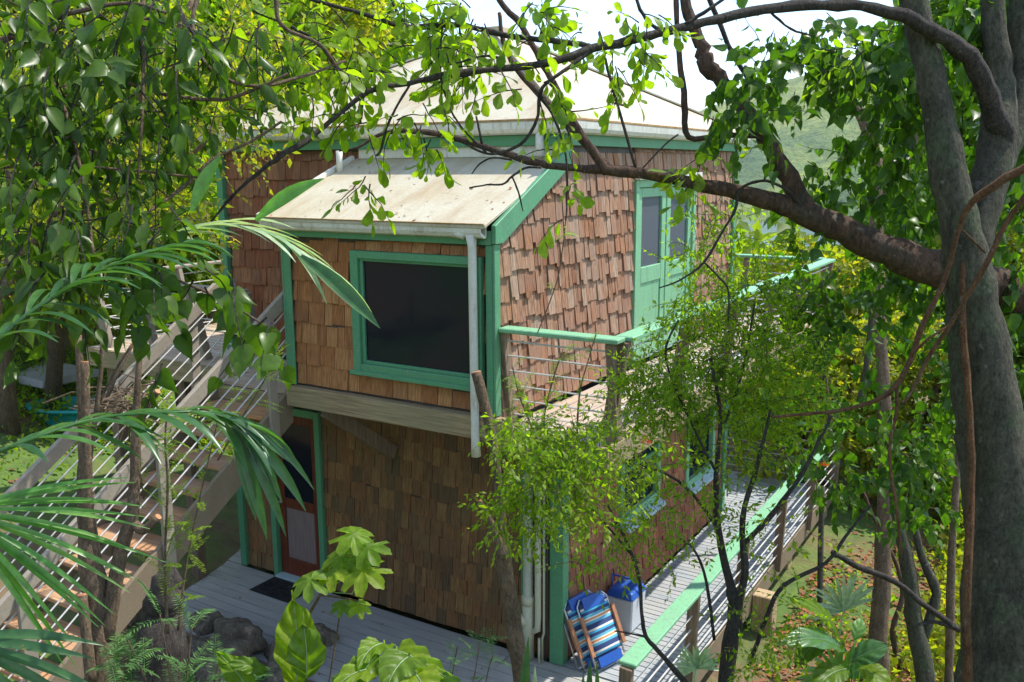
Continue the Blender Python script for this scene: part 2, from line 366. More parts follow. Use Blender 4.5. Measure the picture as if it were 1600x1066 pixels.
wb = MB(); wb.add([(-3500, -500, -45), (3500, -500, -45), (3500, 4000, -45), (-3500, 4000, -45)], [(0, 1, 2, 3)])
tag(wb.obj('water', M['water']), kind='structure')

def hill(name, cx, cy, rx, ry, h, base=-47, rough=1.0, n=150, ang=0.0, seed=0):
    u = np.linspace(-1, 1, n); U, Vv = np.meshgrid(u, u); r = np.hypot(U, Vv)
    zz = h * np.clip(np.cos(np.clip(r, 0, 1) * math.pi / 2), 0, 1) ** 1.15
    rs = np.random.default_rng(seed)
    for k in range(16):
        fx, fy = rs.normal(0, 3.2 + k * .8, 2); zz = zz + rough * h * .10 / (1 + .35 * k) * np.sin(fx * U + fy * Vv + rs.random() * 6) * np.clip(1 - r, 0, 1) ** .5
    zz = zz + rs.normal(0, h * .010, zz.shape) * (r < .97)
    x = U * rx; y = Vv * ry; ca, sa = math.cos(ang), math.sin(ang)
    V = np.stack([(cx + x * ca - y * sa).ravel(), (cy + x * sa + y * ca).ravel(), (base + zz).ravel()], 1)
    I = (np.arange(n - 1)[:, None] * n + np.arange(n - 1)[None]).ravel()
    F = np.stack([I, I + 1, I + n + 1, I + n], 1)
    return tag(link(name, npmesh(name, V, F, True), M['hill']), kind='structure')
def far(x, dist):      # bearing of photo column x
    d = CF + CR * ((x - 800) / FPX); d.z = 0; d.normalize(); return CAM.x + d.x * dist, CAM.y + d.y * dist
a = far(1560, 1900); hill('hill', a[0], a[1], 1150, 700, 250, seed=1, ang=.2)
a = far(1330, 1500); hill('hill', a[0], a[1], 430, 330, 135, seed=2, ang=-.3)
a = far(1050, 2600); hill('hill', a[0], a[1], 900, 500, 110, seed=3)
a = far(1640, 1050); hill('hill', a[0], a[1], 330, 330, 120, seed=5)
a = far(560, 2600); hill('hill', a[0], a[1], 900, 600, 120, seed=6)

mb = MB(); mb.box(-4300, 4300, -2400, 4300, -75, 300)
hz = mb.obj('haze', []); tag(hz, kind='stuff', label='thin pale air between the house and the far hills')
hm = bpy.data.materials.new('haze_air'); hm.use_nodes = True; hm.node_tree.nodes.clear()
ho = hm.node_tree.nodes.new('ShaderNodeOutputMaterial'); hv = hm.node_tree.nodes.new('ShaderNodeVolumePrincipled')
hv.inputs['Color'].default_value = (.82, .9, 1, 1); hv.inputs['Density'].default_value = .0001; hm.node_tree.links.new(hv.outputs[0], ho.inputs['Volume'])
hz.data.materials.append(hm)

# ------------------------------------------------------------------ house
YW, XW = 7.51, -4.055           # front wall plane, right wall plane
BY = 6.303                      # front of the bay
XL, YB = -8.68, 12.45           # left and back faces
house = thing('shingled_house', 'two-storey cedar-shingled house with green trim and cream roof', 'house', (XW, YW, 0))
def hbox(name, x0, x1, y0, y1, z0, z1, mat, par=None, bevel=.004):
    mb = MB(); mb.box(x0, x1, y0, y1, z0, z1); return mb.obj(name, M[mat], par or house, bevel=bevel)

T = .14
def wall(name, boxes, label=None):
    mb = MB()
    for bx in boxes: mb.box(*bx)
    o = mb.obj(name, M['sheath'], house)
    if label: o['label'] = label
    return o
e_ = .03
# openings: lower door, lower right windows, upper doors
w_low_front = wall('wall', [(XL + e_, -8.05, YW + e_, YW + T, 0.02, 2.75), (-7.33, XW - e_, YW + e_, YW + T, 0.02, 2.75), (-8.05, -7.33, YW + e_, YW + T, 2.13, 2.75)])
WL = [(8.93, 9.90, 1.10, 2.10), (10.98, 11.9, .90, 2.10)]
w_low_side = wall('wall', [(XW - T, XW - e_, YW + T, WL[0][0], .02, 2.7), (XW - T, XW - e_, WL[0][1], WL[1][0], .02, 2.7), (XW - T, XW - e_, WL[1][1], YB, .02, 2.7),
                           (XW - T, XW - e_, WL[0][0], WL[0][1], .02, WL[0][2]), (XW - T, XW - e_, WL[0][0], WL[0][1], WL[0][3], 2.7),
                           (XW - T, XW - e_, WL[1][0], WL[1][1], .02, WL[1][2]), (XW - T, XW - e_, WL[1][0], WL[1][1], WL[1][3], 2.7)])
DY0, DY1 = 9.16, 10.86
w_up_side = wall('wall', [(XW - T, XW - e_, BY + T, DY0, 2.82, 4.47), (XW - T, XW - e_, YW - .02, DY0, 4.47, 5.3), (XW - T, XW - e_, DY1, YB, 2.82, 5.3), (XW - T, XW - e_, DY0, DY1, 4.86, 5.3)])
mb = MB(); mb.add([(XW - T, BY + .03, 4.47), (XW - e_, BY + .03, 4.47), (XW - e_, YW - .02, 4.47), (XW - T, YW - .02, 4.47), (XW - T, YW - .02, 5.04), (XW - e_, YW - .02, 5.04)],
                  [(0, 1, 2, 3), (0, 3, 4), (1, 5, 2), (3, 2, 5, 4), (0, 4, 5, 1)])
mb.obj('gable_wall', M['sheath'], house)
WX0, WX1, WZ0, WZ1 = -5.50, -4.24, 3.22, 4.20
w_bay = wall('wall', [(-6.43 + e_, WX0, BY + e_, BY + T, 2.9, 4.45), (WX1, XW - e_, BY + e_, BY + T, 2.9, 4.45), (WX0, WX1, BY + e_, BY + T, 2.9, WZ0), (WX0, WX1, BY + e_, BY + T, WZ1, 4.45)])
wall('wall', [(-6.43 + e_, -6.43 + T, BY + T, YW, 2.9, 4.5)])
w_up_front = wall('wall', [(XL + e_, -6.43, YW + e_, YW + T, 2.8, 5.3), (-6.43, XW - T, YW + e_, YW + T, 4.4, 5.3)])
wall('wall', [(XL + e_, XL + T, YW + T, YB, 0, 5.3), (XL + T, XW - T, YB - T, YB, 0, 5.3)])
hbox('floor_slab', XL + T, XW - T, YW + T, YB - T, 2.60, 2.75, 'sheath')
hbox('bay_floor', -6.40, XW - .04, BY + .05, YW, 2.76, 2.88, 'sheath')

# shingles ---------------------------------------------------------
SH = []      # (axis, u0, u1, zb, len, tilt offset, material, wall)
def shingles(axis, u0, u1, z0, z1, mat, wl, rag, holes=(), top=None, wmin=.075, wmax=.20, thick=.02, exp=.205):
    z = z0; row = 0
    while z < z1 - .03:
        u = u0 - random.random() * .08
        while u < u1:
            wd = random.uniform(wmin, wmax) * (1 if random.random() > .15 else .6)
            a, b_ = max(u + .003, u0), min(u + wd - .003, u1); u += wd
            if b_ - a < .025: continue
            zb = z + (random.uniform(-rag, rag) if row else random.uniform(0, rag * .4)); ln = exp + .06
            mid = (a + b_) / 2; zt = zb + ln
            lim = top(mid) if top else z1
            if zb > lim - .03: continue
            zt = min(zt, lim)
            for h in holes:
                if h[0] - .01 < mid < h[1] + .01 and h[2] < zb < h[3] and zt > h[3] + .03: zb = h[3] + .002
            if any(h[0] - .01 < mid < h[1] + .01 and zb < h[3] and zt > h[2] and not (zb < h[2] - .04 and False) and (zb + .02 > h[2] and zb < h[3]) for h in holes): continue
            for h in holes:
                if a < h[1] and b_ > h[0] and zt > h[2] and zb < h[2]: zt = h[2]
                if a < h[1] and b_ > h[0] and h[2] <= zb < h[3] and zt > h[2]:
                    if mid < h[0]: b_ = min(b_, h[0])
                    elif mid > h[1]: a = max(a, h[1])
            if b_ - a < .02 or zt - zb < .03: continue
            SH.append((axis, a, b_, zb, zt, thick * random.uniform(.7, 1.5), mat, wl))
        z += exp; row += 1
shingles('A', -6.37, -4.12, 2.93, 4.37, 'sh_cedar', w_bay, .008, [(-5.59, -4.16, 3.13, 4.27)], wmin=.13, wmax=.22)
rake = lambda y: 5.14 if y > YW + .02 else 4.40 + (y - BY - .08) * .50
shingles('B', BY + .07, DY0 - .04, 2.84, 5.2, 'sh_weather', w_up_side, .030, top=rake, thick=.029, exp=.212, wmin=.055, wmax=.13)
shingles('B', DY1 + .05, YB - .07, 2.84, 5.2, 'sh_weather', w_up_side, .030, thick=.029, exp=.212, wmin=.055, wmax=.13)
shingles('B', DY0 - .04, DY1 + .05, 4.97, 5.2, 'sh_weather', w_up_side, .0, thick=.028, exp=.19, wmin=.07, wmax=.15)
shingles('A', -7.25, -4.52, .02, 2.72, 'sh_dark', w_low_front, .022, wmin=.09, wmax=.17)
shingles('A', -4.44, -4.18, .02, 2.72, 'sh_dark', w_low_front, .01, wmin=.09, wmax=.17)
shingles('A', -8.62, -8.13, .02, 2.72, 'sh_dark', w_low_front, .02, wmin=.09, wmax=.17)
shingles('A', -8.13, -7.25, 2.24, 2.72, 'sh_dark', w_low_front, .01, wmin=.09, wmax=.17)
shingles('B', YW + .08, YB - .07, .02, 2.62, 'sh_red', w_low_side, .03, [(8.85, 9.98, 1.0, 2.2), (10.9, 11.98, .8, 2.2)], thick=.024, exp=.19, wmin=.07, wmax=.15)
shingles('A', -8.60, -6.45, 2.84, 5.2, 'sh_red', w_up_front, .015, wmin=.09, wmax=.17)
sm = MB(); sm.hexa([(-.5, 0, 0), (.5, 0, 0), (.5, 1, 0), (-.5, 1, 0), (-.5, .65, 1), (.5, .65, 1), (.5, 1, 1), (-.5, 1, 1)])
unit = {k: sm.mesh('shingle_' + k) for k in ('sh_weather', 'sh_cedar', 'sh_red', 'sh_dark')}
for k in unit: unit[k].materials.append(M[k])
def shmat(s):
    ax, a, b_, zb, zt, th, mt, wl = s
    jr = Matrix.Rotation(random.uniform(-.012, .012), 4, 'Y')
    D = Matrix.Diagonal((b_ - a, th + .012, zt - zb, 1))
    if ax == 'A': return Matrix.Translation(((a + b_) / 2, YW_of[wl.name] - th + .012, zb)) @ jr @ D
    return Matrix.Translation((XW + th - .012, (a + b_) / 2, zb)) @ Matrix.Rotation(math.pi / 2, 4, 'Z') @ jr @ D
YW_of = {w_bay.name: BY + .02, w_low_front.name: YW + .02, w_up_front.name: YW + .02, w_low_side.name: 0, w_up_side.name: 0}
def area(s):
    ax, a, b_, zb, zt, th, mt, wl = s
    p = Vector(((a + b_) / 2, YW_of[wl.name], zb)) if ax == 'A' else Vector((XW, (a + b_) / 2, zb))
    d = p - CAM; nrm = Vector((0, -1, 0)) if ax == 'A' else Vector((1, 0, 0))
    hid = .3 if mt == 'sh_red' and ax == 'B' else 1
    return (b_ - a) * (zt - zb) * abs(d.normalized().dot(nrm)) / (p - CAM).length_squared * hid
SH.sort(key=area, reverse=True)
for s in SH[:300]: link('shingle', unit[s[6]], None, s[7], shmat(s))
mb = MB(); order = ['sh_weather', 'sh_cedar', 'sh_red', 'sh_dark']
uv = [Vector(v.co) for v in unit['sh_red'].vertices]; uf = [tuple(p.vertices) for p in unit['sh_red'].polygons]
for s in SH[300:]:
    mt_ = shmat(s); mb.add([mt_ @ v for v in uv], uf, order.index(s[6]))
tag(mb.obj('shingle_cladding', [M[k] for k in order], house), kind='stuff')

# trim -------------------------------------------------------------
g = 'green'
hbox('corner_trim', XW - .062, XW + .004, BY - .03, BY - .004, 2.915, 4.37, g)
hbox('corner_trim', XW + .006, XW + .028, BY - .03, BY + .06, 2.915, 4.38, 'green')
hbox('corner_trim', -6.45, -6.36, BY - .026, BY - .003, 2.915, 4.37, g)
hbox('corner_trim', -6.475, -6.452, BY - .026, BY + .08, 2.915, 4.37, g)
hbox('corner_trim', XW - .11, XW + .045, YW - .05, YW + .07, .01, 2.64, g)
hbox('corner_trim', -4.51, -4.455, YW - .035, YW + .02, .01, 2.70, g)
hbox('corner_trim', XL - .03, XL + .07, YW - .035, YW + .05, .01, 2.72, g)
hbox('corner_trim', XL - .03, XL + .07, YW - .035, YW + .05, 2.82, 5.2, g)
hbox('corner_trim', XW - .02, XW + .045, YB - .07, YB + .04, .01, 2.68, g)
hbox('corner_trim', XW - .02, XW + .045, YB - .07, YB + .04, 2.82, 5.2, g)
hbox('fascia', -6.45, XW + .003, BY - .045, BY - .012, 4.373, 4.49, g)
hbox('fascia', XL - .03, -6.46, YW - .06, YW - .015, 5.2, 5.30, g)
hbox('fascia', -6.455, XW + .06, YW - .06, YW - .015, 5.2, 5.30, g)
hbox('fascia', XW + .015, XW + .06, YW - .01, YB + .05, 5.2, 5.31, g)
# rake board on the bay side
mb = MB(); x0, x1 = XW + .008, XW + .05
def prism(mb, poly, x0, x1):
    n = len(poly); vs = [(x0, y, z) for y, z in poly] + [(x1, y, z) for y, z in poly]
    mb.add(vs, [tuple(range(n)), tuple(range(2 * n - 1, n - 1, -1))] + [(i, i + n, (i + 1) % n + n, (i + 1) % n) for i in range(n)])
prism(mb, [(BY - .045, 4.535), (BY - .045, 4.385), (BY + .08, 4.385), (YW + .06, 5.02), (YW + .06, 5.20), (YW - .05, 5.145)], x0, x1)
mb.obj('rake_board', M[g], house, bevel=.004)
# bay window ------------------------------------------------------
win = MB()
for bx in ((-5.59, -5.50, 3.13, 4.27), (-4.24, -4.16, 3.13, 4.27), (-5.50, -4.24, 4.20, 4.27), (-5.50, -4.24, 3.13, 3.225)):
    win.box(bx[0], bx[1], BY - .045, BY + .02, bx[2], bx[3])
wf = win.obj('window', M[g], house, bevel=.006)
mb = MB()
for bx in ((-5.50, -5.465, 3.225, 4.20), (-4.275, -4.24, 3.225, 4.20), (-5.465, -4.275, 4.175, 4.20), (-5.465, -4.275, 3.225, 3.255)):
    mb.box(bx[0], bx[1], BY - .012, BY + .03, bx[2], bx[3])
mb.obj('sash', M[g], wf, bevel=.004)
mb = MB(); mb.box(-5.47, -4.27, BY + .012, BY + .02, 3.25, 4.18); mb.obj('pane', M['glass'], wf)
mb = MB(); mb.box(-5.62, -4.15, BY - .07, BY - .047, 3.12, 3.16); mb.obj('sill', M[g], wf, bevel=.004)
# beam and braces under the bay
hbox('beam', -6.47, XW + .10, BY - .06, BY + .05, 2.70, 2.905, 'beam', bevel=.008)
hbox('joist_board', XW - .02, XW + .03, BY + .06, YW - .06, 2.68, 2.79, 'beam')
for xb in (-6.12,):
    mb = MB(); mb.beam((xb, BY + .12, 2.66), (xb, YW - .06, 1.94), .14, .09, (1, 0, 0)); mb.obj('brace', M['post'], house, bevel=.006)
# roofs ------------------------------------------------------------
mb = MB(); z0r, z1r = 4.545, 5.11
mb.hexa([(-6.56, BY - .16, z0r - .03), (XW + .02, BY - .16, z0r - .03), (XW + .02, YW + .02, z1r - .03), (-6.56, YW + .02, z1r - .03),
         (-6.56, BY - .16, z0r), (XW + .02, BY - .16, z0r), (XW + .02, YW + .02, z1r), (-6.56, YW + .02, z1r)])
br = mb.obj('bay_roof', M['roof'], house, bevel=.004)
mb = MB(); mb.beam((-6.585, BY - .17, z0r - .02), (-6.585, YW, z1r - .03), .05, .12, (0, 0, 1)); mb.obj('verge', M['white'], br, bevel=.006)
for k in range(0):
    xx = -5.7 + k * .8
    mb = MB(); mb.beam((xx, BY - .15, z0r + .004), (xx, YW, z1r + .004), .012, .008, (0, 0, 1)); mb.obj('roof_seam', M['roof'], br)
hbox('wall_flashing', -6.50, XW + .0, YW - .022, YW + .01, 5.10, 5.2, 'white')
PK = (-6.34, 9.97, 6.66); E0, E1, F0, F1 = XL - .14, XW + .14, YW - .14, YB + .14; ze = 5.43
mr = MB(); corners = [(E0, F0, ze), (E1, F0, ze), (E1, F1, ze), (E0, F1, ze)]
# eight-sided hip: chamfer corners slightly on the roof surface
mr.add(corners + [PK], [(0, 1, 4), (1, 2, 4), (2, 3, 4), (3, 0, 4)])
mr.add([(x, y, z - .05) for x, y, z in corners], [(3, 2, 1, 0)])
mr.add(corners + [(x, y, z - .05) for x, y, z in corners], [(0, 4, 5, 1), (1, 5, 6, 2), (2, 6, 7, 3), (3, 7, 4, 0)])
rf = mr.obj('roof', M['roof'], house)
for c in corners:
    mb = MB(); mb.beam(Vector(c) + Vector((0, 0, .012)), Vector(PK) + Vector((0, 0, .012)), .11, .02); mb.obj('hip_cap', M['roof'], rf)
hbox('ridge_vent', PK[0] - .12, PK[0] + .12, PK[1] - .12, PK[1] + .12, PK[2] - .06, PK[2] + .05, 'roof', rf)
def gutter(a, b_, name='gutter', par=None):
    a = Vector(a); b_ = Vector(b_); d = (b_ - a).normalized(); sd = Vector((d.y, -d.x, 0))
    prof = [(0, .05), (0, -.05), (.03, -.06), (.075, -.045), (.095, -.01), (.10, .05), (.088, .05), (.082, -.005), (.02, -.045), (.01, .05)]
    mb = MB(); n = len(prof); vs = [p + sd * u + Vector((0, 0, v)) for p in (a, b_) for u, v in prof]
    mb.add(vs, [(i, (i + 1) % n, (i + 1) % n + n, i + n) for i in range(n)] + [tuple(range(n - 1, -1, -1)), tuple(range(n, 2 * n))])
    return mb.obj(name, M['white'], par or house)
M['rust'] = paint('rusty_edge', (.40, .26, .12), (.18, .09, .04), .8, .9, .2, 14)
hbox('drip_edge', -6.55, XW + .01, BY - .168, BY - .14, z0r + .002, z0r + .012, 'rust')
hbox('drip_edge', XW + .12, XW + .145, F0 - .004, F1, ze - .008, ze + .014, 'rust'); hbox('drip_edge', E0, E1 - .03, F0 - .006, F0 + .018, ze - .008, ze + .012, 'rust')
gutter((-6.60, BY - .055, 4.49), (XW - .03, BY - .055, 4.49))
gutter((E0, YW - .07, 5.36), (E1, YW - .07, 5.36)); gutter((XW + .07, F0 - .1, 5.36), (XW + .07, F1, 5.36))
# downspouts
mb = MB(); mb.tube([(-4.20, BY - .11, 4.46), (-4.20, BY - .10, 4.36), (-4.20, BY - .09, 2.72), (-4.20, BY - .08, 2.56)], [.05, .037, .037, .044], 10); mb.obj('downspout', M['white'], house, True)
mb = MB(); mb.tube([(-4.26, BY - .11, 4.45), (-4.30, BY - .11, 4.47), (-4.40, BY - .10, 4.46)], [.04, .045, .03], 8); mb.obj('gutter_outlet', M['white'], house, True)
mb = MB(); mb.tube([(-4.25, YW - .10, 5.34), (-4.25, YW - .10, 5.1)], .04, 8); mb.obj('downspout', M['white'], house, True)
mb = MB(); mb.tube([(-6.50, YW - .32, 4.94), (-6.50, YW - .32, 5.18)], .035, 8); mb.obj('vent_pipe', M['white'], house, True)
# lower door -------------------------------------------------------
mb = MB(); mb.box(-8.125, -8.045, YW - .03, YW + .06, 0, 2.22); mb.box(-7.335, -7.255, YW - .03, YW + .06, 0, 2.22); mb.box(-8.045, -7.335, YW - .03, YW + .06, 2.13, 2.22)
dc = mb.obj('door_frame', M[g], house, bevel=.004)
dr = MB()
for bx in ((-8.045, -7.93, .03, 2.13), (-7.45, -7.335, .03, 2.13), (-7.93, -7.45, 2.0, 2.13), (-7.93, -7.45, .92, 1.04), (-7.93, -7.45, .03, .26)):
    dr.box(bx[0], bx[1], YW + .03, YW + .075, bx[2], bx[3])
door = dr.obj('door', M['redwood'], house, bevel=.005)
mb = MB(); mb.box(-7.93, -7.45, YW + .05, YW + .056, 1.04, 2.0); mb.obj('pane', M['glass'], door)
mb = MB(); mb.box(-7.93, -7.45, YW + .05, YW + .06, .26, .92); mb.obj('panel', M['panel'], door)
mb = MB(); mb.tube([(-7.99, YW + .03, 1.0), (-7.99, YW - .03, 1.0), (-7.93, YW - .03, 1.0)], .012, 6); mb.obj('handle', M['alum'], door)
hbox('threshold', -8.05, -7.33, YW - .08, YW + .10, 0.012, .045, 'sill')
# side windows -----------------------------------------------------
for (a, b_, c0, c1) in WL:
    mb = MB(); x0, x1 = XW - .03, XW + .035
    for y0, y1, za, zb in ((a - .09, a, c0 - .1, c1 + .09), (b_, b_ + .09, c0 - .1, c1 + .09), (a, b_, c1, c1 + .09), (a, b_, c0 - .1, c0)): mb.box(x0, x1, y0, y1, za, zb)
    wn = mb.obj('window', M['mint'], house, bevel=.004)
    mb = MB(); mb.box(XW - .045, XW - .04, a, b_, c0, c1); mb.obj('pane', M['glass'], wn)
    mb = MB(); mb.box(XW - .035, XW - .01, a, b_, (c0 + c1) / 2 - .02, (c0 + c1) / 2 + .02); mb.obj('muntin', M['green'], wn)
    mb = MB(); mb.hexa([(XW + .038, a - .05, c0 - .12), (XW + .13, a - .05, c0 - .16), (XW + .13, b_ + .05, c0 - .16), (XW + .038, b_ + .05, c0 - .12),
                        (XW + .038, a - .05, c0 - .08), (XW + .13, a - .05, c0 - .12), (XW + .13, b_ + .05, c0 - .12), (XW + .038, b_ + .05, c0 - .08)]); mb.obj('sill', M['sill'], wn)
# upper double door ------------------------------------------------
mb = MB(); x0, x1 = XW - .02, XW + .035
for y0, y1, za, zb in ((DY0 - .06, DY0 + .02, 2.82, 4.86), (DY1 - .02, DY1 + .06, 2.82, 4.86), (DY0 + .02, DY1 - .02, 4.78, 4.86)): mb.box(x0, x1, y0, y1, za, zb)
mb.obj('door_frame', M['mint'], house, bevel=.004)
hbox('head_flashing', XW + .03, XW + .09, DY0 - .1, DY1 + .1, 4.865, 4.93, 'white')
ym = (DY0 + DY1) / 2
for a, b_ in ((DY0 + .025, ym - .015), (ym + .015, DY1 - .025)):
    mb = MB(); s1 = .12
    for y0, y1, za, zb in ((a, a + s1, 2.84, 4.775), (b_ - s1, b_, 2.84, 4.775), (a + s1, b_ - s1, 4.67, 4.775), (a + s1, b_ - s1, 3.72, 3.90), (a + s1, b_ - s1, 2.84, 3.04)): mb.box(XW - .03, XW + .012, y0, y1, za, zb)
    d2 = mb.obj('door', M['mint'], house, bevel=.006)
    mb = MB(); mb.box(XW - .022, XW - .016, a + s1, b_ - s1, 3.90, 4.67); mb.obj('pane', M['screen'], d2)
    mb = MB(); mb.box(XW - .022, XW - .004, a + s1, b_ - s1, 3.04, 3.72); mb.obj('panel', M['mint'], d2, bevel=.004)
# pipes in the corner recess
def pipe(pts, r, mat, name='drain_pipe', n=10):
    mb = MB(); mb.tube(pts, r, n); return mb.obj(name, M[mat], house, True)
py = YW - .09
pp = pipe([(-4.39, py, .02), (-4.39, py, .62), (-4.39, py, .621), (-4.39, py, 2.7)], [.062, .062, .054, .054], 'pvc')
mb = MB(); mb.tube([(-4.39, py, .40), (-4.47, py - .07, .46), (-4.52, py - .11, .48)], [.055, .055, .06], 10); mb.obj('cleanout', M['pvc'], pp, True)
for zc in (.66, 1.42):
    mb = MB(); mb.tube([(-4.39, py, zc - .05), (-4.39, py, zc + .05)], .067, 12); mb.obj('coupling', M['pvc'], pp, True)
pipe([(-4.37, py, .30), (-4.28, py, .36), (-4.275, py, .5), (-4.275, py, 2.7)], .034, 'pvc')
pipe([(-4.235, py + .02, .0), (-4.235, py + .02, .26), (-4.215, py + .02, .33), (-4.215, py + .02, 2.7)], .014, 'pvc', 'conduit')
pipe([(-4.20, py + .02, .04), (-4.20, py + .02, .22), (-4.18, py + .02, .29), (-4.18, py + .02, 2.7)], .012, 'conduit', 'conduit')
pipe([(-4.245, py - .03, .0), (-4.245, py - .03, .12), (-4.25, py - .02, .28)], .014, 'pvc', 'conduit')

# ------------------------------------------------------------------ decks
def boards(root, x0, x1, y0, y1, z, wd, along, mat, name='deck_board', gap=.013, th=.03):
    """separate boards; along = the axis they run"""
    n = int(round(((y1 - y0) if along == 'x' else (x1 - x0)) / wd)); me = None
    for k in range(n):
        if along == 'x': ln = x1 - x0; c = ((x0 + x1) / 2, y0 + (k + .5) * wd, z - th / 2)
        else: ln = y1 - y0; c = (x0 + (k + .5) * wd, (y0 + y1) / 2, z - th / 2)
        if me is None:
            mb = MB(); q = (wd - gap) / 2
            if along == 'x': mb.box(-ln / 2, ln / 2, -q, q, -th / 2, th / 2)
            else: mb.box(-q, q, -ln / 2, ln / 2, -th / 2, th / 2)
            me = mb.mesh(name); me.materials.append(M[mat])
        o = link(name, me, None, root, Matrix.Translation((c[0] + (random.uniform(-.01, .01) if along == 'x' else 0), c[1] + (random.uniform(-.01, .01) if along == 'y' else 0), c[2] + random.uniform(-.0015, .0015))))
lower = thing('lower_deck', 'grey painted board deck in front of the lower door', 'deck', (-7, 6.5, 0))
boards(lower, -11.2, -4.60, 5.962, 7.48, 0, .138, 'x', 'deck')
boards(lower, -4.595, -2.90, 5.962, 7.48, 0, .138, 'x', 'deck')
boards(lower, -11.2, XL - .04, 7.49, 11.6, 0, .138, 'x', 'deck')
mb = MB(); mb.box(-11.2, -2.9, 5.92, 5.955, -.25, .0); mb.box(-11.1, -2.95, 5.99, 7.4, -.13, -.10); mb.box(-11.1, XL - .1, 7.4, 11.5, -.09, -.055)
for x in (-11, -9, -7, -5, -3.1): mb.box(x, x + .12, 6.1, 6.22, -1.5, -.09)
mb.obj('deck_frame', M['post'], lower)
walk = thing('side_walkway_deck', 'grey board walkway along the right side under the balcony', 'deck', (-3.4, 9, 0))
boards(walk, XW + .03, -2.90, 7.50, 14.25, 0, .098, 'x', 'deck_dark')
boards(walk, -7.5, XW + .02, YB + .05, 14.25, 0, .098, 'x', 'deck_dark')
mb = MB(); mb.box(-2.895, -2.85, 5.9, 14.3, -.24, .012); mb.obj('fascia_board', M['string'], walk)
mb = MB()
for y in (8.0, 9.6, 11.2, 12.8, 14.1): mb.box(XW, -2.9, y, y + .05, -.2, -.035)
mb.box(-4.0, -2.95, 7.5, 14.2, -.09, -.055); mb.obj('deck_frame', M['post'], walk)
for i, y in enumerate((7.9, 10.05, 12.0, 14.1)):
    mb = MB(); mb.box(-2.845 if i == 1 else -3.12, -2.60 if i == 1 else -2.92, y, y + .22, -4.6, -.01 if i == 1 else -.1); mb.obj('support_post', M['postlight'], walk, bevel=.01)

balc = thing('upper_balcony_deck', 'weathered plank balcony outside the green double doors', 'balcony', (-3.5, 9, 2.8))
boards(balc, XW + .03, -3.02, BY + .02, 13.55, 2.8, .1375, 'y', 'plank')
mb = MB(); mb.box(XW + .03, -2.98, BY - .02, BY + .018, 2.62, 2.80); mb.box(-3.015, -2.975, BY + .02, 13.6, 2.60, 2.80); mb.obj('fascia_board', M['beam'], balc)
mb = MB()
for y in (6.8, 7.7, 8.6, 9.5, 10.4, 11.3, 12.2, 13.1): mb.box(XW + .03, -3.02, y, y + .045, 2.62, 2.765)
mb.obj('joist', M['beam'], balc)
boards(balc, XL, XW + .02, YB + .02, 13.55, 2.8, .1375, 'y', 'plank')
for y in (7.6, 10.0, 12.3):
    mb = MB(); mb.beam((XW + .05, y, 1.9), (-3.1, y, 2.62), .07, .09); mb.obj('knee_brace', M['beam'], balc)

def railing(name, label, a, b_, z, out, nposts, group=None, toprail=True, rods=6, h=.87, lean=.17, wd=.16, mat='mint', pmat='post', rodr=.008, start=True, ext=(0, 0)):
    """straight rail from a to b (x,y) with posts leaning outwards along `out`"""
    A = Vector((a[0], a[1], z)); B = Vector((b_[0], b_[1], z)); O = Vector((out[0], out[1], 0)); d = (B - A).normalized()
    r = thing(name, label, 'railing', A, group)
    for k in range(nposts):
        if nposts > 1: q = A.lerp(B, k / (nposts - 1))
        if k == 0 and not start: continue
        mb = MB(); mb.beam(q - O * lean * .9 + Vector((0, 0, -.12)), q + Vector((0, 0, h - .03)), .11, .065, d); mb.obj('post', M[pmat], r, bevel=.006)
    for k in range(rods):
        t_ = (k + .7) / rods; hz = h * t_ * .92; off = -O * lean * (1 - t_) * .9
        mb = MB(); p0 = A + off + Vector((0, 0, hz)); p1 = B + off + Vector((0, 0, hz)); n = max(2, int((p1 - p0).length / .8))
        mb.tube([p0.lerp(p1, i / n) + Vector((0, 0, random.uniform(-.004, .004))) for i in range(n + 1)], rodr, 5); mb.obj('rod', M['rod'], r)
    if toprail:
        mb = MB(); mb.beam(A - d * ext[0] + Vector((0, 0, h - .01)), B + d * ext[1] + Vector((0, 0, h - .01)), wd, .04); mb.obj('top_rail', M[mat], r, bevel=.008)
    return r
railing('balcony_railing', 'mint green rail across the near end of the upper balcony', (-4.03, 6.40), (-3.02, 6.40), 2.8, (0, -1), 2, ext=(.0, .088))
railing('balcony_railing', 'long mint rail with steel rods along the outer edge of the upper balcony', (-2.955, 6.49), (-2.955, 13.6), 2.8, (1, 0), 6)
railing('balcony_railing', 'far upper balcony rail seen against the bay water', (-6.5, 13.66), (-3.04, 13.66), 2.8, (0, 1), 4)
railing('walkway_railing', 'long mint rail beside the lower grey walkway', (-2.80, 6.33), (-2.80, 14.25), 0, (1, 0), 6, h=.97, lean=.05)
railing('walkway_railing', 'far lower rail across the end of the grey walkway', (-6.0, 14.33), (-2.88, 14.33), 0, (0, 1), 4, h=.97, lean=.05)

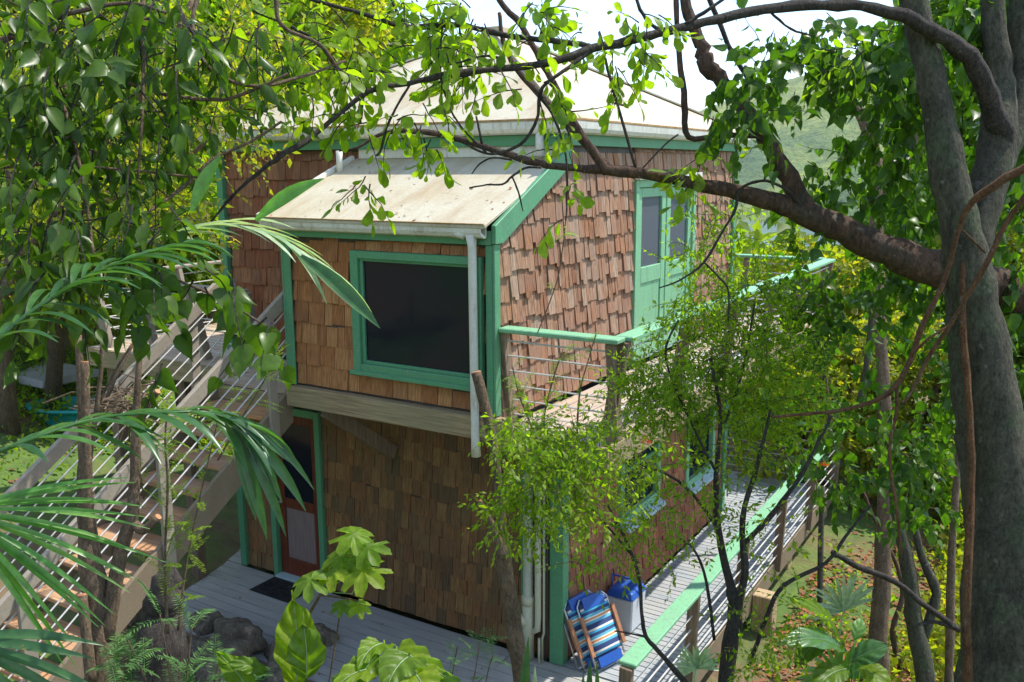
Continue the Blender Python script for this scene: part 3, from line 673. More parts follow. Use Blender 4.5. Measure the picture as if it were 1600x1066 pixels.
# left upper deck and stairs
ld = thing('entry_deck', 'upper plank landing left of the house at the stair head', 'deck', (-9, 7, 2.8))
boards(ld, -10.45, -7.58, 6.80, 7.49, 2.8, .138, 'x', 'plank_x'); boards(ld, -10.45, XL - .04, 7.50, 10.8, 2.8, .138, 'x', 'plank_x')
boards(ld, -7.575, -6.50, 6.36, 7.46, 2.8, .138, 'x', 'plank_x')
mb = MB(); mb.box(-10.47, -7.60, 6.755, 6.795, 2.58, 2.80); mb.box(-10.50, -10.46, 6.8, 10.8, 2.58, 2.8); mb.box(-7.6, -6.5, 6.30, 6.345, 2.55, 2.77)
mb.box(-7.625, -7.58, 6.35, 6.8, 2.56, 2.79)
mb.obj('fascia_board', M['beam'], ld)
mb = MB()
for x, y in ((-10.3, 6.9), (-8.95, 6.9), (-10.3, 9.5)):
    mb = MB(); mb.box(x, x + .13, y, y + .13, -.1, 2.76); mb.obj('support_post', M['post'], ld)
railing('landing_railing', 'grey leaning-post rail along the front of the upper left landing', (-10.4, 6.84), (-7.62, 6.84), 2.8, (0, -1), 4, mat='paint_post', pmat='paint_post', h=.9, lean=.25, wd=.12)
railing('landing_railing', 'grey rail along the far left side of the upper landing', (-10.42, 10.7), (-10.42, 6.92), 2.8, (-1, 0), 4, mat='paint_post', pmat='paint_post', h=.9, lean=.25, wd=.12)

st = thing('staircase', 'wooden outdoor stairs with orange treads and steel rod rails', 'stairs', (-7, 4, 1))
RUN, RISE = .272, .178; NT = 15; YT = 6.30
for k in range(NT):
    y1 = YT - k * RUN; z = 2.8 - (k + 1) * RISE
    mb = MB(); mb.box(-7.50, -6.56, y1 - RUN - .02, y1, z - .04, z); mb.obj('tread', M['tread'], st, bevel=.005)
slope = RISE / RUN
for x in (-7.54, -6.52):
    mb = MB(); ya, yb = YT + .06, YT - NT * RUN
    za = 2.86; zb = za - (ya - yb) * slope
    mb.hexa([(x - .022, ya, za - .36), (x + .022, ya, za - .36), (x + .022, yb, zb - .27), (x - .022, yb, zb - .27), (x - .022, ya, za), (x + .022, ya, za), (x + .022, yb, zb), (x - .022, yb, zb)])
    mb.obj('stringer', M['string'], st, bevel=.006)
    mb = MB(); mb.beam((x, ya, za + .012), (x, yb, zb + .012), .05, .02, (1, 0, 0)); 
    hx = x + (.0)
    mb2 = MB(); mb2.beam((hx, YT + .1, 3.80), (hx, yb, 3.80 - (YT + .1 - yb) * slope), .13, .05, (1, 0, 0)); mb2 = MB()
    A_ = Vector((hx, YT + .10, 3.79)); B_ = Vector((hx, yb, 3.79 - (YT + .10 - yb) * slope))
    mb2.beam(A_, B_, .05, .13); mb2.obj('handrail', M['paint_post'], st, bevel=.006)
    for k in range(5):
        dz = -.13 - k * .135
        m3 = MB(); m3.tube([A_ + Vector((0, 0, dz)), A_.lerp(B_, .5) + Vector((0, 0, dz - .004)), B_ + Vector((0, 0, dz))], .008, 5); m3.obj('rod', M['rod'], st)
    for k in range(4):
        yy = 6.08 - k * 1.30; zt = A_.z - (A_.y - yy) * slope
        m3 = MB(); m3.box(x + (.024 if x > -7 else -.064), x + (.064 if x > -7 else -.024), yy - .055, yy + .055, zt - 1.18, zt - .02); m3.obj('post', M['paint_post'], st, bevel=.005)
for k in (5, 10):
    yy = YT - k * RUN; zz = 2.8 - k * RISE
    mb = MB(); mb.box(-7.62, -7.565, yy, yy + .09, -.2, zz - .2); mb.obj('support_post', M['post'], st)
    if k > 5: mb = MB(); mb.box(-6.55, -6.48, yy - .3, yy - .21, -.2, zz - .55); mb.obj('support_post', M['post'], st)

# ------------------------------------------------------------------ small things on the deck
mb = MB(); z = .006
mt = thing('doormat', 'black patterned rubber mat before the red door', 'doormat', (-7.8, 7.25, 0))
mb.box(-8.07, -7.42, 7.02, 7.44, .004, .014); mb.obj('mat_base', M['mat'], mt, bevel=.003)
mb = MB()
for k in range(70):
    x = random.uniform(-8.0, -7.5); y = random.uniform(7.08, 7.38); a = random.random() * 6.28; r = random.uniform(.03, .05)
    mb.tube([(x + r * math.cos(a + q * .8), y + r * .8 * math.sin(a + q * .8), .018) for q in range(5)], .006, 4)
tag(mb.obj('mat_pattern', M['mat'], mt), kind='stuff')

# folded beach chairs: built in a local frame, then leaned on the wall
def chair(M4, label, w_=.41):
    r = thing('folded_beach_chair', label, 'beach chair', (0, 0, 0), 'folded beach chairs by the corner post')
    r.matrix_basis = M4
    def put(mb, name, mat, sm=False):
        o = bpy.data.objects.new(name, mb.mesh(name, sm)); o.data.materials.append(M[mat]); COL.objects.link(o); o.parent = r; return o
    h = .74; q = w_ / 2
    mb = MB(); mb.tube([(-q, 0, .08), (-q, 0, h - .06), (-q + .05, 0, h), (q - .05, 0, h), (q, 0, h - .06), (q, 0, .08)], .011, 7); put(mb, 'back_frame', 'alum', True)
    mb = MB(); mb.tube([(-q + .03, .05, .02), (-q + .03, .06, .50), (q - .03, .06, .50), (q - .03, .05, .02), (-q + .03, .05, .02)], .010, 6); put(mb, 'seat_frame', 'alum', True)
    mb = MB(); mb.tube([(-q - .02, .03, 0), (q + .02, .03, 0)], .011, 6); mb.tube([(-q - .01, .09, .06), (-q - .01, .06, .7)], .009, 6); mb.tube([(q + .01, .09, .06), (q + .01, .06, .7)], .009, 6)
    mb.tube([(-q - .01, .09, .06), (q + .01, .09, .06)], .009, 6); put(mb, 'leg', 'alum', True)
    N = 10; mb = MB(); vs = []; 
    for i in range(N + 1):
        z = .16 + (h - .20) * i / N
        for xx in (-q + .015, 0, q - .015): vs.append((xx, -.018 - .018 * (1 - abs(xx) / q) * math.sin(i / N * 3.14), z))
    mb.add(vs, [(3 * i + j, 3 * i + j + 1, 3 * i + j + 4, 3 * i + j + 3) for i in range(N) for j in (0, 1)]); fb = put(mb, 'back_fabric', 'stripe', True)
    sd = fb.modifiers.new('thick', 'SOLIDIFY'); sd.thickness = .004
    mb = MB(); mb.add([(-q + .04, .035, .08), (q - .04, .035, .08), (q - .04, .035, .58), (-q + .04, .035, .58)], [(0, 1, 2, 3)]); fb = put(mb, 'seat_fabric', 'stripe'); sd = fb.modifiers.new('thick', 'SOLIDIFY'); sd.thickness = .004
    for sx_ in (-1, 1):
        mb = MB(); mb.box(sx_ * (q + .012) - .02, sx_ * (q + .012) + .02, -.045, -.02, .18, .58); put(mb, 'armrest', 'armwood')
    mb = MB(); mb.box(-.14, .14, -.03, .015, h - .11, h + .01); put(mb, 'headrest', 'blue')
    mb = MB(); mb.box(-q + .05, q - .05, -.02, .0, .05, .15); put(mb, 'pouch', 'blue')
    return r
def lean(x, y, rz, tilt, roll=0, z=.012): return Matrix.Translation((x, y, z)) @ Matrix.Rotation(rz, 4, 'Z') @ Matrix.Rotation(roll, 4, 'Y') @ Matrix.Rotation(tilt, 4, 'X')
# local -Y (fabric side) faces outwards (+X, towards the camera)
chair(lean(-3.56, 7.70, R_(70), R_(-26), R_(-2)), 'front beach chair with blue, white and orange stripes')
chair(lean(-3.68, 7.66, R_(73), R_(-23), R_(-5)), 'rear beach chair half hidden behind the front one')
ck = thing('cooler', 'white box cooler with blue lid beside the beach chairs', 'cooler', (-3.80, 8.45, 0))
mb = MB(); mb.hexa([(-3.95, 8.410, .012), (-3.68, 8.410, .012), (-3.68, 8.740, .012), (-3.95, 8.740, .012), (-3.97, 8.390, .40), (-3.66, 8.390, .40), (-3.66, 8.760, .40), (-3.97, 8.760, .40)]); mb.obj('body', M['cooler'], ck, bevel=.015)
mb = MB(); mb.hexa([(-3.985, 8.375, .403), (-3.645, 8.375, .403), (-3.645, 8.775, .403), (-3.985, 8.775, .403), (-3.95, 8.420, .48), (-3.68, 8.420, .48), (-3.68, 8.730, .48), (-3.95, 8.730, .48)]); mb.obj('lid', M['blue'], ck, bevel=.015)
mb = MB(); mb.tube([(-3.99, 8.570, .36), (-3.99, 8.570, .57), (-3.64, 8.570, .57), (-3.64, 8.570, .36)], .012, 6); mb.obj('handle', M['blue'], ck)

# rocks
def rock(x, y, s, label, seed, sz=.7, z=None):
    bm_v = []; rs = np.random.default_rng(seed); n1, n2 = 18, 26; ph = rs.random((8, 4)) * 6; dr_ = rs.normal(0, 1, (8, 3))
    for i in range(n1 + 1):
        for j in range(n2):
            th = math.pi * i / n1; f = 2 * math.pi * j / n2; v = np.array([math.sin(th) * math.cos(f), math.sin(th) * math.sin(f), math.cos(th)])
            r = 1 + sum(.20 / (k * .5 + 1) * math.sin(3 * (k * .6 + 1) * v @ dr_[k] * .6 + ph[k, 0]) for k in range(8)) * .75
            q = v * r * s; bm_v.append((q[0], q[1] * .8, q[2] * sz))
    F = [(i * n2 + j, (i + 1) * n2 + j, (i + 1) * n2 + (j + 1) % n2, i * n2 + (j + 1) % n2) for i in range(n1) for j in range(n2)]
    mb = MB(); mb.add(bm_v, F); o = mb.obj('boulder', M['rock'], None, True); o.location = (x, y, (gz(x, y) if z is None else z)); o.rotation_euler = (0, 0, rs.random() * 6)
    return tag(o, label, 'boulder', 'boulders at the deck edge')
def onz(x, y, z):
    d = W(x, y, 1) - CAM; return CAM + d * ((z - CAM.z) / d.z)
for i, (px, py_, z, s, lb) in enumerate([(370, 985, .2, .26, 'brown boulder right of the mossy stump at the deck edge'), (455, 1020, .1, .34, 'large grey boulder behind the big upright leaf'), (500, 985, .12, .2, 'rounded boulder top beside the upright leaf, on the deck edge'),
                            (320, 960, .15, .2, 'small tan boulder nearest the stair stringer'), (330, 1050, .3, .25, 'dark boulder among ferns at the bottom edge')]):
    p = onz(px, py_, z); rock(p.x, p.y, s, lb, i + 3, .8, z - .1)
p = onz(80, 720, .15)
o = MB(); o.hexa([(-.8, -.5, 0), (.8, -.5, 0), (.8, .6, 0), (-.8, .6, 0), (-.75, -.45, .12), (.75, -.45, .12), (.75, .55, .12), (-.75, .55, .12)]); o = o.obj('concrete_slab', M['slab'], None, bevel=.02); o.location = (p.x, p.y, gz(p.x, p.y) + .02); tag(o, 'pale concrete slab on the ground left of the stairs', 'slab')
tb = thing('plastic_tub', 'teal plastic tub on the ground behind the stairs', 'tub', (0, 0, 0))
p = onz(120, 760, .1); tb.location = (p.x, p.y, gz(p.x, p.y)); tb.rotation_euler = (0, 0, .3)
bpy.context.view_layer.update()
mb = MB(); n = 20; prof = [(.30, .0), (.42, .30), (.46, .30), (.46, .34), (.40, .34), (.28, .03)]
vs = [(1.5 * r * math.cos(2 * math.pi * k / n), r * math.sin(2 * math.pi * k / n), z) for r, z in prof for k in range(n)]
mb.add(vs, [(i * n + k, i * n + (k + 1) % n, (i + 1) * n + (k + 1) % n, (i + 1) * n + k) for i in range(5) for k in range(n)] + [tuple(range(n)), tuple(range(5 * n, 6 * n))])
o = bpy.data.objects.new('tub_body', mb.mesh('tub_body', True)); o.data.materials.append(M['teal']); COL.objects.link(o); o.parent = tb

# ------------------------------------------------------------------ leaves
def outline_leaf(prof, fold=.12, curl=.12):
    """leaf of unit length along +Y; prof = [(y, half width)]; crease on the midrib"""
    vs = []; fs = []
    for y, hw in prof:
        z = -curl * y * y; vs += [(-hw, y, z + fold * hw * 2), (0, y, z), (hw, y, z + fold * hw * 2)]
    for i in range(len(prof) - 1):
        a = 3 * i; fs += [(a, a + 1, a + 4), (a, a + 4, a + 3), (a + 1, a + 2, a + 5), (a + 1, a + 5, a + 4)]
    return np.array(vs, np.float32), np.array(fs, np.int32)
LT = {
    'ovate': outline_leaf([(0, .005), (.16, .17), (.40, .24), (.68, .15), (.9, .03), (1.05, .002)], .25, .22),
    'round': outline_leaf([(0, .01), (.25, .15), (.6, .29), (.85, .24), (1.0, .05)], .12, .12),
    'heart': outline_leaf([(-.08, .22), (0.08, .40), (.30, .42), (.62, .24), (.85, .06), (1.02, .002)], .18, .2),
    'small': (np.array([(0, 0, 0), (-.22, .45, .05), (.22, .45, .05), (0, 1, -.08)], np.float32), np.array([(0, 2, 1), (1, 2, 3)], np.int32)),
    'clump': (np.array([(0, 0, 0), (-.36, .45, .08), (.33, .5, .06), (0, 1, -.1), (.1, .45, -.05)], np.float32), np.array([(0, 4, 1), (0, 2, 4), (1, 4, 3), (4, 2, 3)], np.int32)),
    'needle': (np.array([(0, 0, 0), (-.1, .4, .03), (.1, .4, .03), (0, 1, -.03)], np.float32), np.array([(0, 2, 1), (1, 2, 3)], np.int32)),
}
def nrm(a): return a / np.maximum(np.linalg.norm(a, axis=-1, keepdims=True), 1e-9)
def frames(D, N):
    D = nrm(D); X_ = nrm(np.cross(D, N)); Z_ = np.cross(X_, D); return X_, D, Z_
def leafmesh(name, P, D, N, S, kind, mat):
    V0, F0 = LT[kind]; X_, Y_, Z_ = frames(D, N)
    n = len(P); ws = rng.uniform(.75, 1.2, (n, 1)); bd = rng.normal(-.02, .16, (n, 1)); tw_ = rng.normal(0, .35, (n, 1)); sw = rng.normal(0, .08, (n, 1))
    lx = V0[None, :, 0] * ws; ly = np.repeat(V0[None, :, 1], n, 0); lz = V0[None, :, 2] + bd * ly ** 2 + lx * tw_ * ly; lx = lx + sw * ly ** 2
    V0 = None; V = P[:, None] + S[:, None, None] * (lx[..., None] * X_[:, None] + ly[..., None] * Y_[:, None] + lz[..., None] * Z_[:, None]); NV = lx.shape[1]
    F = (F0[None] + (np.arange(len(P)) * NV)[:, None, None]).reshape(-1, 3)
    me = npmesh(name, V.reshape(-1, 3), F); me.materials.append(M[mat]); return me
_unitleaf = {}
def unitleaf(kind, mat, v=0):
    if (kind, mat, v) not in _unitleaf:
        V0, F0 = LT[kind]; V0 = V0.copy(); q = np.random.default_rng(v + 50); b_, t_, w_, k_ = q.normal(0, .18), q.normal(0, .4), q.uniform(.8, 1.2), q.normal(0, .1)
        V0[:, 2] += b_ * V0[:, 1] ** 2 + V0[:, 0] * t_ * V0[:, 1]; V0[:, 0] = V0[:, 0] * w_ + k_ * V0[:, 1] ** 2; me = npmesh('leaf_' + kind, V0, F0); me.materials.append(M[mat]); _unitleaf[kind, mat, v] = me
    return _unitleaf[kind, mat, v]
cr_, cu_, cf_, cam_ = (np.array(v) for v in (CR, CU, CF, CAM))
def project(P):
    q = P - cam_; z = q @ cf_; return 800 + FPX * (q @ cr_) / z, 533 - FPX * (q @ cu_) / z, z
def place_leaves(root, P, D, N, S, kind, mat, indiv=0, part='foliage'):
    if indiv:
        px, py, z = project(P); ok = (px > -20) & (px < 1620) & (py > -20) & (py < 1086) & (z > .3)
        score = np.where(ok, S / np.maximum(z, .3), -1); idx = np.argsort(-score)[:indiv]; idx = idx[score[idx] > 0]
        X_, Y_, Z_ = frames(D, N)
        for i in idx:
            me = unitleaf(kind, mat, int(i) % 8); s = S[i]; Mx = Matrix(((X_[i][0] * s, Y_[i][0] * s, Z_[i][0] * s, P[i][0]), (X_[i][1] * s, Y_[i][1] * s, Z_[i][1] * s, P[i][1]), (X_[i][2] * s, Y_[i][2] * s, Z_[i][2] * s, P[i][2]), (0, 0, 0, 1)))
            link('leaf', me, None, root, Mx)
        keep = np.ones(len(P), bool); keep[idx] = False; P, D, N, S = P[keep], D[keep], N[keep], S[keep]
    if len(P): tag(link(part, leafmesh(part, P, D, N, S, kind, mat), None, root), kind='stuff')

def crown(root, lobes, kind, mat, size, twigmat='bark_dark', tl=.35, nl=8, droop=.5, indiv=0, leafdroop=.6, px=True, twigs=True, upn=.7, spray=.6, part='foliage', trad=.0025):
    """lobes: (photo x, photo y, distance, x radius px, y radius px, depth radius m, twigs)"""
    P = []; D = []; N = []; S = []; tb = MB()
    for (x, y, d, rx, ry, rd, nt_) in lobes:
        c = np.array(W(x, y, d)); ax = rx * d / FPX; ay = ry * d / FPX
        for _ in range(int(nt_)):
            v = nrm(rng.normal(0, 1, 3)) * rng.random() ** .5; o = cr_ * v[0] * ax + cu_ * v[1] * ay + cf_ * v[2] * rd
            st_ = c + o * .9; dr = nrm(nrm(o + 1e-6) * spray + rng.normal(0, .5, 3) + np.array([0, 0, -droop])); L_ = tl * rng.uniform(.6, 1.25)
            pts = [st_]; dd = dr.copy(); k = 5
            for j in range(k):
                dd = nrm(dd + rng.normal(0, .14, 3) + np.array([0, 0, -droop * .25])); pts.append(pts[-1] + dd * L_ / k)
            if twigs: tb.tube(pts, [trad * (1.3 - .18 * j) for j in range(k + 1)], 3, False)
            side = nrm(np.cross(dd, rng.normal(0, 1, 3)))
            for j in range(nl):
                t_ = (j + .6) / nl * k; i = min(int(t_), k - 1); p = pts[i] + (pts[i + 1] - pts[i]) * (t_ - i); td = nrm(pts[i + 1] - pts[i])
                sg = 1 if j % 2 else -1
                ld_ = nrm(td * .55 + side * sg * .8 + rng.normal(0, .25, 3) + np.array([0, 0, -leafdroop])) if j < nl - 1 else td
                P.append(p + ld_ * size * .12); D.append(ld_); N.append(nrm(np.array([0, 0, upn]) + rng.normal(0, .6, 3))); S.append(size * rng.uniform(.45, 1.25))
    P, D, N, S = map(np.array, (P, D, N, S)); place_leaves(root, P, D, N, S, kind, mat, indiv, part)
    if twigs and tb.v: tag(tb.obj('twigs', M[twigmat], root), kind='stuff')

def limbs(root, specs, mat, name='branch', n=8, jig=.10, sub=4):
    for k, rows in enumerate(specs):
        mb = MB(); limb(mb, rows, sub, n, jig); o = mb.obj(name, M[mat], root, True)

# ------------------------------------------------------------------ forked tree on the right
t1 = thing('forked_tree', 'big grey forked tree filling the right edge of the photo', 'tree', W(1590, 1250, 4))
limbs(t1, [[(1592, 1500, 4, 190), (1590, 1250, 4, 172), (1586, 1066, 4, 158), (1582, 930, 4, 146), (1580, 840, 4, 128), (1576, 770, 4, 96), (1566, 690, 4, 74), (1552, 600, 4, 68), (1536, 510, 4, 64), (1516, 420, 4, 64), (1498, 340, 4, 58), (1482, 260, 4, 54), (1464, 170, 4, 46), (1446, 80, 4, 44), (1430, 10, 4, 42), (1412, -90, 4, 40)]], 'bark_grey', 'trunk', 14, .05, 3)
limbs(t1, [[(1552, 860, 4.08, 80), (1530, 760, 4.1, 52), (1514, 660, 4.1, 44), (1506, 560, 4.1, 42), (1498, 460, 4.1, 44), (1494, 380, 4.05, 46), (1496, 330, 4.05, 46)],
           [(1512, 430, 4.06, 50), (1530, 340, 4.1, 54), (1548, 270, 4.12, 56), (1562, 200, 4.15, 54), (1562, 130, 4.2, 44), (1553, 50, 4.2, 36), (1546, -80, 4.2, 34)],
           [(1558, 270, 4.15, 40), (1590, 190, 4.25, 38), (1594, 90, 4.3, 34), (1588, -70, 4.3, 32)]], 'bark_grey', 'limb', 12, .06)
DARK = [[(1568, 262, 4.14, 30), (1562, 210, 4.1, 34), (1540, 130, 4.0, 32), (1502, 78, 3.95, 28), (1452, 45, 3.9, 25), (1400, 22, 3.85, 22), (1330, 9, 3.8, 19), (1240, 9, 3.7, 17), (1150, 23, 3.6, 16), (1060, 45, 3.5, 15), (1000, 60, 3.45, 14), (930, 76, 3.4, 14), (860, 98, 3.35, 12), (780, 108, 3.3, 11), (700, 117, 3.25, 10), (640, 130, 3.2, 9), (576, 143, 3.15, 8), (530, 178, 3.1, 7), (480, 220, 3.05, 9), (440, 243, 3.0, 8), (400, 273, 3.0, 6), (362, 308, 3.0, 5), (330, 346, 3, 3)],
        [(928, 74, 3.4, 9), (880, 66, 3.4, 9), (800, 57, 3.4, 9), (740, 43, 3.4, 9), (700, 38, 3.4, 9), (636, 43, 3.4, 9), (590, 29, 3.4, 7), (530, 12, 3.4, 6), (470, -5, 3.4, 5)],
        [(636, 43, 3.4, 7), (622, 22, 3.4, 5), (608, -8, 3.4, 4)],
        [(925, 78, 3.4, 7), (890, 104, 3.35, 6), (852, 132, 3.3, 6), (843, 152, 3.3, 6), (838, 188, 3.3, 5), (820, 220, 3.3, 5), (792, 236, 3.3, 5), (760, 240, 3.3, 4), (722, 222, 3.3, 4)],
        [(692, 30, 3.3, 3), (688, 110, 3.3, 3.5), (700, 160, 3.3, 3.5), (720, 198, 3.3, 3.5), (760, 239, 3.3, 3.5)],
        [(576, 143, 3.15, 7), (548, 122, 3.15, 7), (528, 108, 3.15, 7), (500, 70, 3.2, 5), (470, 50, 3.2, 5), (440, 35, 3.2, 4), (400, 20, 3.2, 3)],
        [(640, 133, 3.2, 4), (600, 113, 3.2, 3.5), (560, 112, 3.2, 3)], [(640, 133, 3.2, 4), (618, 170, 3.2, 4), (604, 200, 3.2, 4), (596, 232, 3.2, 4), (588, 244, 3.2, 3)],
        [(845, 150, 3.3, 4), (868, 190, 3.3, 4), (884, 245, 3.3, 3.5), (886, 300, 3.3, 3), (884, 345, 3.3, 2)],
        [(1040, 50, 3.5, 6), (1020, 40, 3.5, 6), (1000, 15, 3.5, 6), (990, -20, 3.5, 5)], [(788, 92, 3.3, 5), (755, 88, 3.3, 4), (722, 96, 3.3, 4), (690, 104, 3.3, 3)],
        [(1068, 40, 3.5, 6), (1100, 20, 3.5, 6), (1140, -8, 3.5, 5)], [(1205, 20, 3.7, 4), (1235, 45, 3.7, 4), (1268, 56, 3.7, 3)]]
limbs(t1, DARK, 'bark_dark', 'branch', 8, .14)
crown(t1, [(700, 60, 3.35, 60, 45, .15, 16), (640, 20, 3.4, 60, 30, .15, 12), (735, 30, 3.35, 55, 40, .15, 16), (830, 25, 3.35, 60, 35, .15, 14), (655, 185, 3.25, 55, 40, .12, 10), (700, 100, 3.3, 40, 30, .12, 6),
           (845, 140, 3.3, 35, 35, .1, 8), (760, 125, 3.3, 60, 20, .1, 7), (960, 100, 3.4, 30, 25, .1, 6), (1000, 35, 3.4, 40, 25, .1, 7), (1000, 85, 3.4, 30, 25, .1, 7), (925, 55, 3.4, 20, 15, .1, 3),
           (575, 282, 3.2, 26, 12, .06, 4), (880, 180, 3.3, 18, 30, .08, 4), (580, 190, 3.2, 60, 40, .15, 9), (540, 60, 3.2, 70, 50, .2, 16), (500, 130, 3.1, 70, 60, .2, 8), (430, 130, 3.1, 70, 60, .2, 5), (560, 110, 3.2, 50, 30, .15, 8),
           (470, 40, 3.3, 70, 40, .2, 12), (885, 330, 3.4, 12, 30, .05, 2), (1330, 90, 3.8, 50, 30, .2, 9), (860, 235, 3.4, 20, 20, .08, 2), (690, 240, 3.2, 14, 10, .05, 1)],
      'round', 'lf_bright', .058, 'bark_dark', .17, 6, .45, 150, .55)
crown(t1, [(1500, 40, 4.6, 90, 60, .5, 34), (1590, 90, 4.8, 60, 90, .5, 34), (1420, 70, 4.8, 60, 60, .4, 20), (1400, 160, 5, 60, 60, .5, 28), (1540, 200, 5, 70, 80, .5, 24), (1600, 260, 5, 50, 80, .5, 24), (1580, 420, 5.2, 70, 90, .6, 34),
           (1560, 560, 5.4, 80, 90, .6, 24), (1420, 240, 5.2, 50, 40, .4, 16), (1590, 650, 5.4, 40, 80, .5, 16)], 'heart', 'lf_heart', .085, 'bark_dark', .3, 7, .5, 60, .8, part='upper_foliage')

# ------------------------------------------------------------------ leaning reddish tree
t2 = thing('leaning_tree', 'reddish smooth limb of a leaning tree crossing from the right before the roof', 'tree', W(1800, 900, 5.3))
limbs(t2, [[(1900, 1300, 5.3, 110), (1830, 950, 5.3, 100), (1750, 660, 5.25, 90), (1680, 530, 5.2, 80), (1600, 470, 5.15, 70), (1520, 440, 5.05, 64), (1440, 412, 5, 58), (1370, 384, 5, 50), (1300, 352, 5, 43), (1240, 325, 4.95, 36), (1180, 308, 4.9, 28), (1100, 290, 4.9, 22), (1030, 276, 4.85, 19), (960, 266, 4.8, 18), (900, 263, 4.8, 12), (840, 255, 4.8, 12), (780, 237, 4.8, 11), (720, 218, 4.8, 10), (670, 207, 4.8, 9), (620, 205, 4.8, 8), (590, 212, 4.8, 6), (560, 230, 4.8, 4), (530, 236, 4.8, 3)]], 'bark_red', 'trunk', 12, .07)
limbs(t2, [[(1290, 350, 5, 34), (1256, 325, 4.96, 38), (1238, 290, 4.95, 32), (1213, 245, 4.95, 28), (1190, 205, 4.95, 27), (1160, 168, 4.95, 25), (1130, 128, 4.95, 23), (1106, 104, 4.95, 28), (1098, 75, 4.95, 22), (1082, 40, 4.95, 19), (1070, 0, 4.95, 17), (1060, -80, 4.95, 15)],
           [(948, 268, 4.8, 17), (925, 235, 4.78, 14), (895, 190, 4.78, 13), (865, 130, 4.78, 11), (845, 95, 4.78, 10), (815, 40, 4.78, 10), (780, 0, 4.78, 9), (760, -50, 4.78, 8)],
           [(952, 264, 4.85, 14), (915, 225, 4.85, 13), (880, 190, 4.85, 12), (850, 155, 4.85, 11), (815, 118, 4.85, 9), (795, 88, 4.85, 8), (785, 58, 4.85, 8), (780, 20, 4.85, 6)],
           [(1182, 212, 4.95, 9), (1130, 212, 4.95, 8), (1076, 214, 4.95, 9), (1070, 160, 4.95, 10), (1062, 90, 4.95, 9), (1056, -10, 4.95, 8)]], 'bark_red', 'limb', 9, .1)
limbs(t2, [[(994, 264, 4.8, 5), (965, 165, 4.8, 5), (946, 92, 4.8, 5), (936, 50, 4.8, 4)], [(965, 162, 4.8, 3), (975, 165, 4.8, 4), (983, 164, 4.8, 4)], [(963, 162, 4.8, 3), (952, 160, 4.8, 3)],
           [(846, 262, 4.75, 5), (820, 263, 4.75, 4), (800, 276, 4.75, 4), (785, 288, 4.75, 3.5), (760, 289, 4.75, 3), (733, 294, 4.75, 3)], [(800, 276, 4.75, 3), (810, 300, 4.75, 3), (817, 330, 4.75, 2)],
           [(800, 250, 4.75, 4), (770, 247, 4.75, 3), (750, 256, 4.75, 3), (737, 272, 4.75, 2)], [(753, 225, 4.75, 4), (748, 200, 4.75, 3.5), (744, 182, 4.75, 3.5)],
           [(1250, 322, 4.9, 8), (1232, 299, 4.85, 6), (1200, 283, 4.85, 5), (1175, 286, 4.85, 5), (1156, 298, 4.85, 5), (1148, 330, 4.85, 4.5), (1130, 360, 4.85, 4), (1100, 410, 4.85, 4), (1062, 438, 4.85, 3), (1030, 450, 4.85, 2.5)],
           [(1100, 410, 4.85, 3), (1125, 435, 4.85, 3.5), (1138, 455, 4.85, 3.5), (1138, 500, 4.85, 3)], [(1195, 284, 4.85, 3.5), (1197, 262, 4.85, 3)],
           [(1195, 215, 4.95, 5), (1145, 208, 4.95, 4), (1190, 140, 4.9, 7), (1150, 95, 4.9, 8), (1105, -10, 4.9, 9)][2:], [(1060, 210, 4.8, 3), (1040, 225, 4.8, 3), (1005, 262, 4.8, 2.5)]], 'bark_dark', 'branch', 6, .12)
crown(t2, [(1140, 130, 4.7, 25, 20, .1, 3), (1175, 120, 4.7, 60, 22, .2, 9), (1150, 170, 4.7, 40, 35, .2, 8), (1200, 90, 4.8, 40, 30, .2, 8), (1190, 185, 4.6, 40, 30, .2, 5), (1250, 50, 4.9, 60, 40, .3, 16), (1310, 100, 5, 50, 50, .3, 12),
           (1250, 120, 5, 50, 40, .3, 10), (1310, 60, 5, 70, 50, .3, 12), (1275, 270, 5.2, 28, 30, .2, 5), (1385, 100, 5.2, 40, 60, .3, 14), (1390, 200, 5.3, 35, 40, .3, 6), (1320, 300, 5.3, 40, 25, .2, 6), (1370, 330, 5.4, 45, 35, .3, 9), (1290, 335, 5.2, 26, 20, .2, 4), (1420, 330, 5.4, 40, 50, .3, 12), (1330, 230, 5.5, 60, 30, .3, 9), (1230, 300, 5.3, 30, 20, .2, 4), (1440, 260, 5.5, 30, 50, .3, 10), (1400, 400, 5.6, 40, 30, .3, 10)],
      'heart', 'lf_heart', .072, 'bark_dark', .26, 7, .55, 120, .85)
crown(t2, [(1100, 245, 4.8, 26, 16, .1, 3), (1090, 285, 4.8, 30, 12, .1, 3), (1110, 180, 4.8, 10, 8, .05, 1), (905, 300, 4.8, 14, 8, .05, 1), (1062, 290, 4.8, 14, 8, .05, 1), (1172, 245, 4.8, 8, 16, .05, 1)], 'round', 'lf_bright', .09, 'bark_dark', .16, 5, .3, 20, .4, part='round_foliage')
crown(t2, [(1450, 450, 5.6, 70, 40, .5, 22), (1350, 440, 5.6, 90, 35, .5, 34), (1265, 450, 5.6, 50, 40, .4, 22), (1300, 510, 5.8, 60, 26, .5, 12), (1400, 530, 6.0, 50, 40, .6, 14), (1460, 620, 6, 50, 60, .6, 18), (1350, 650, 6.2, 90, 40, .7, 24), (1300, 740, 6.2, 50, 36, .6, 14), (1430, 740, 6.0, 70, 50, .6, 22), (1240, 700, 6.2, 40, 30, .5, 7), (1390, 700, 6.4, 90, 40, .6, 18), (1250, 600, 6.2, 60, 40, .5, 14), (1460, 820, 6.2, 30, 40, .4, 6)],
      'heart', 'lf_heart', .075, 'bark_tan', .32, 7, .4, 60, .8, part='lower_foliage')

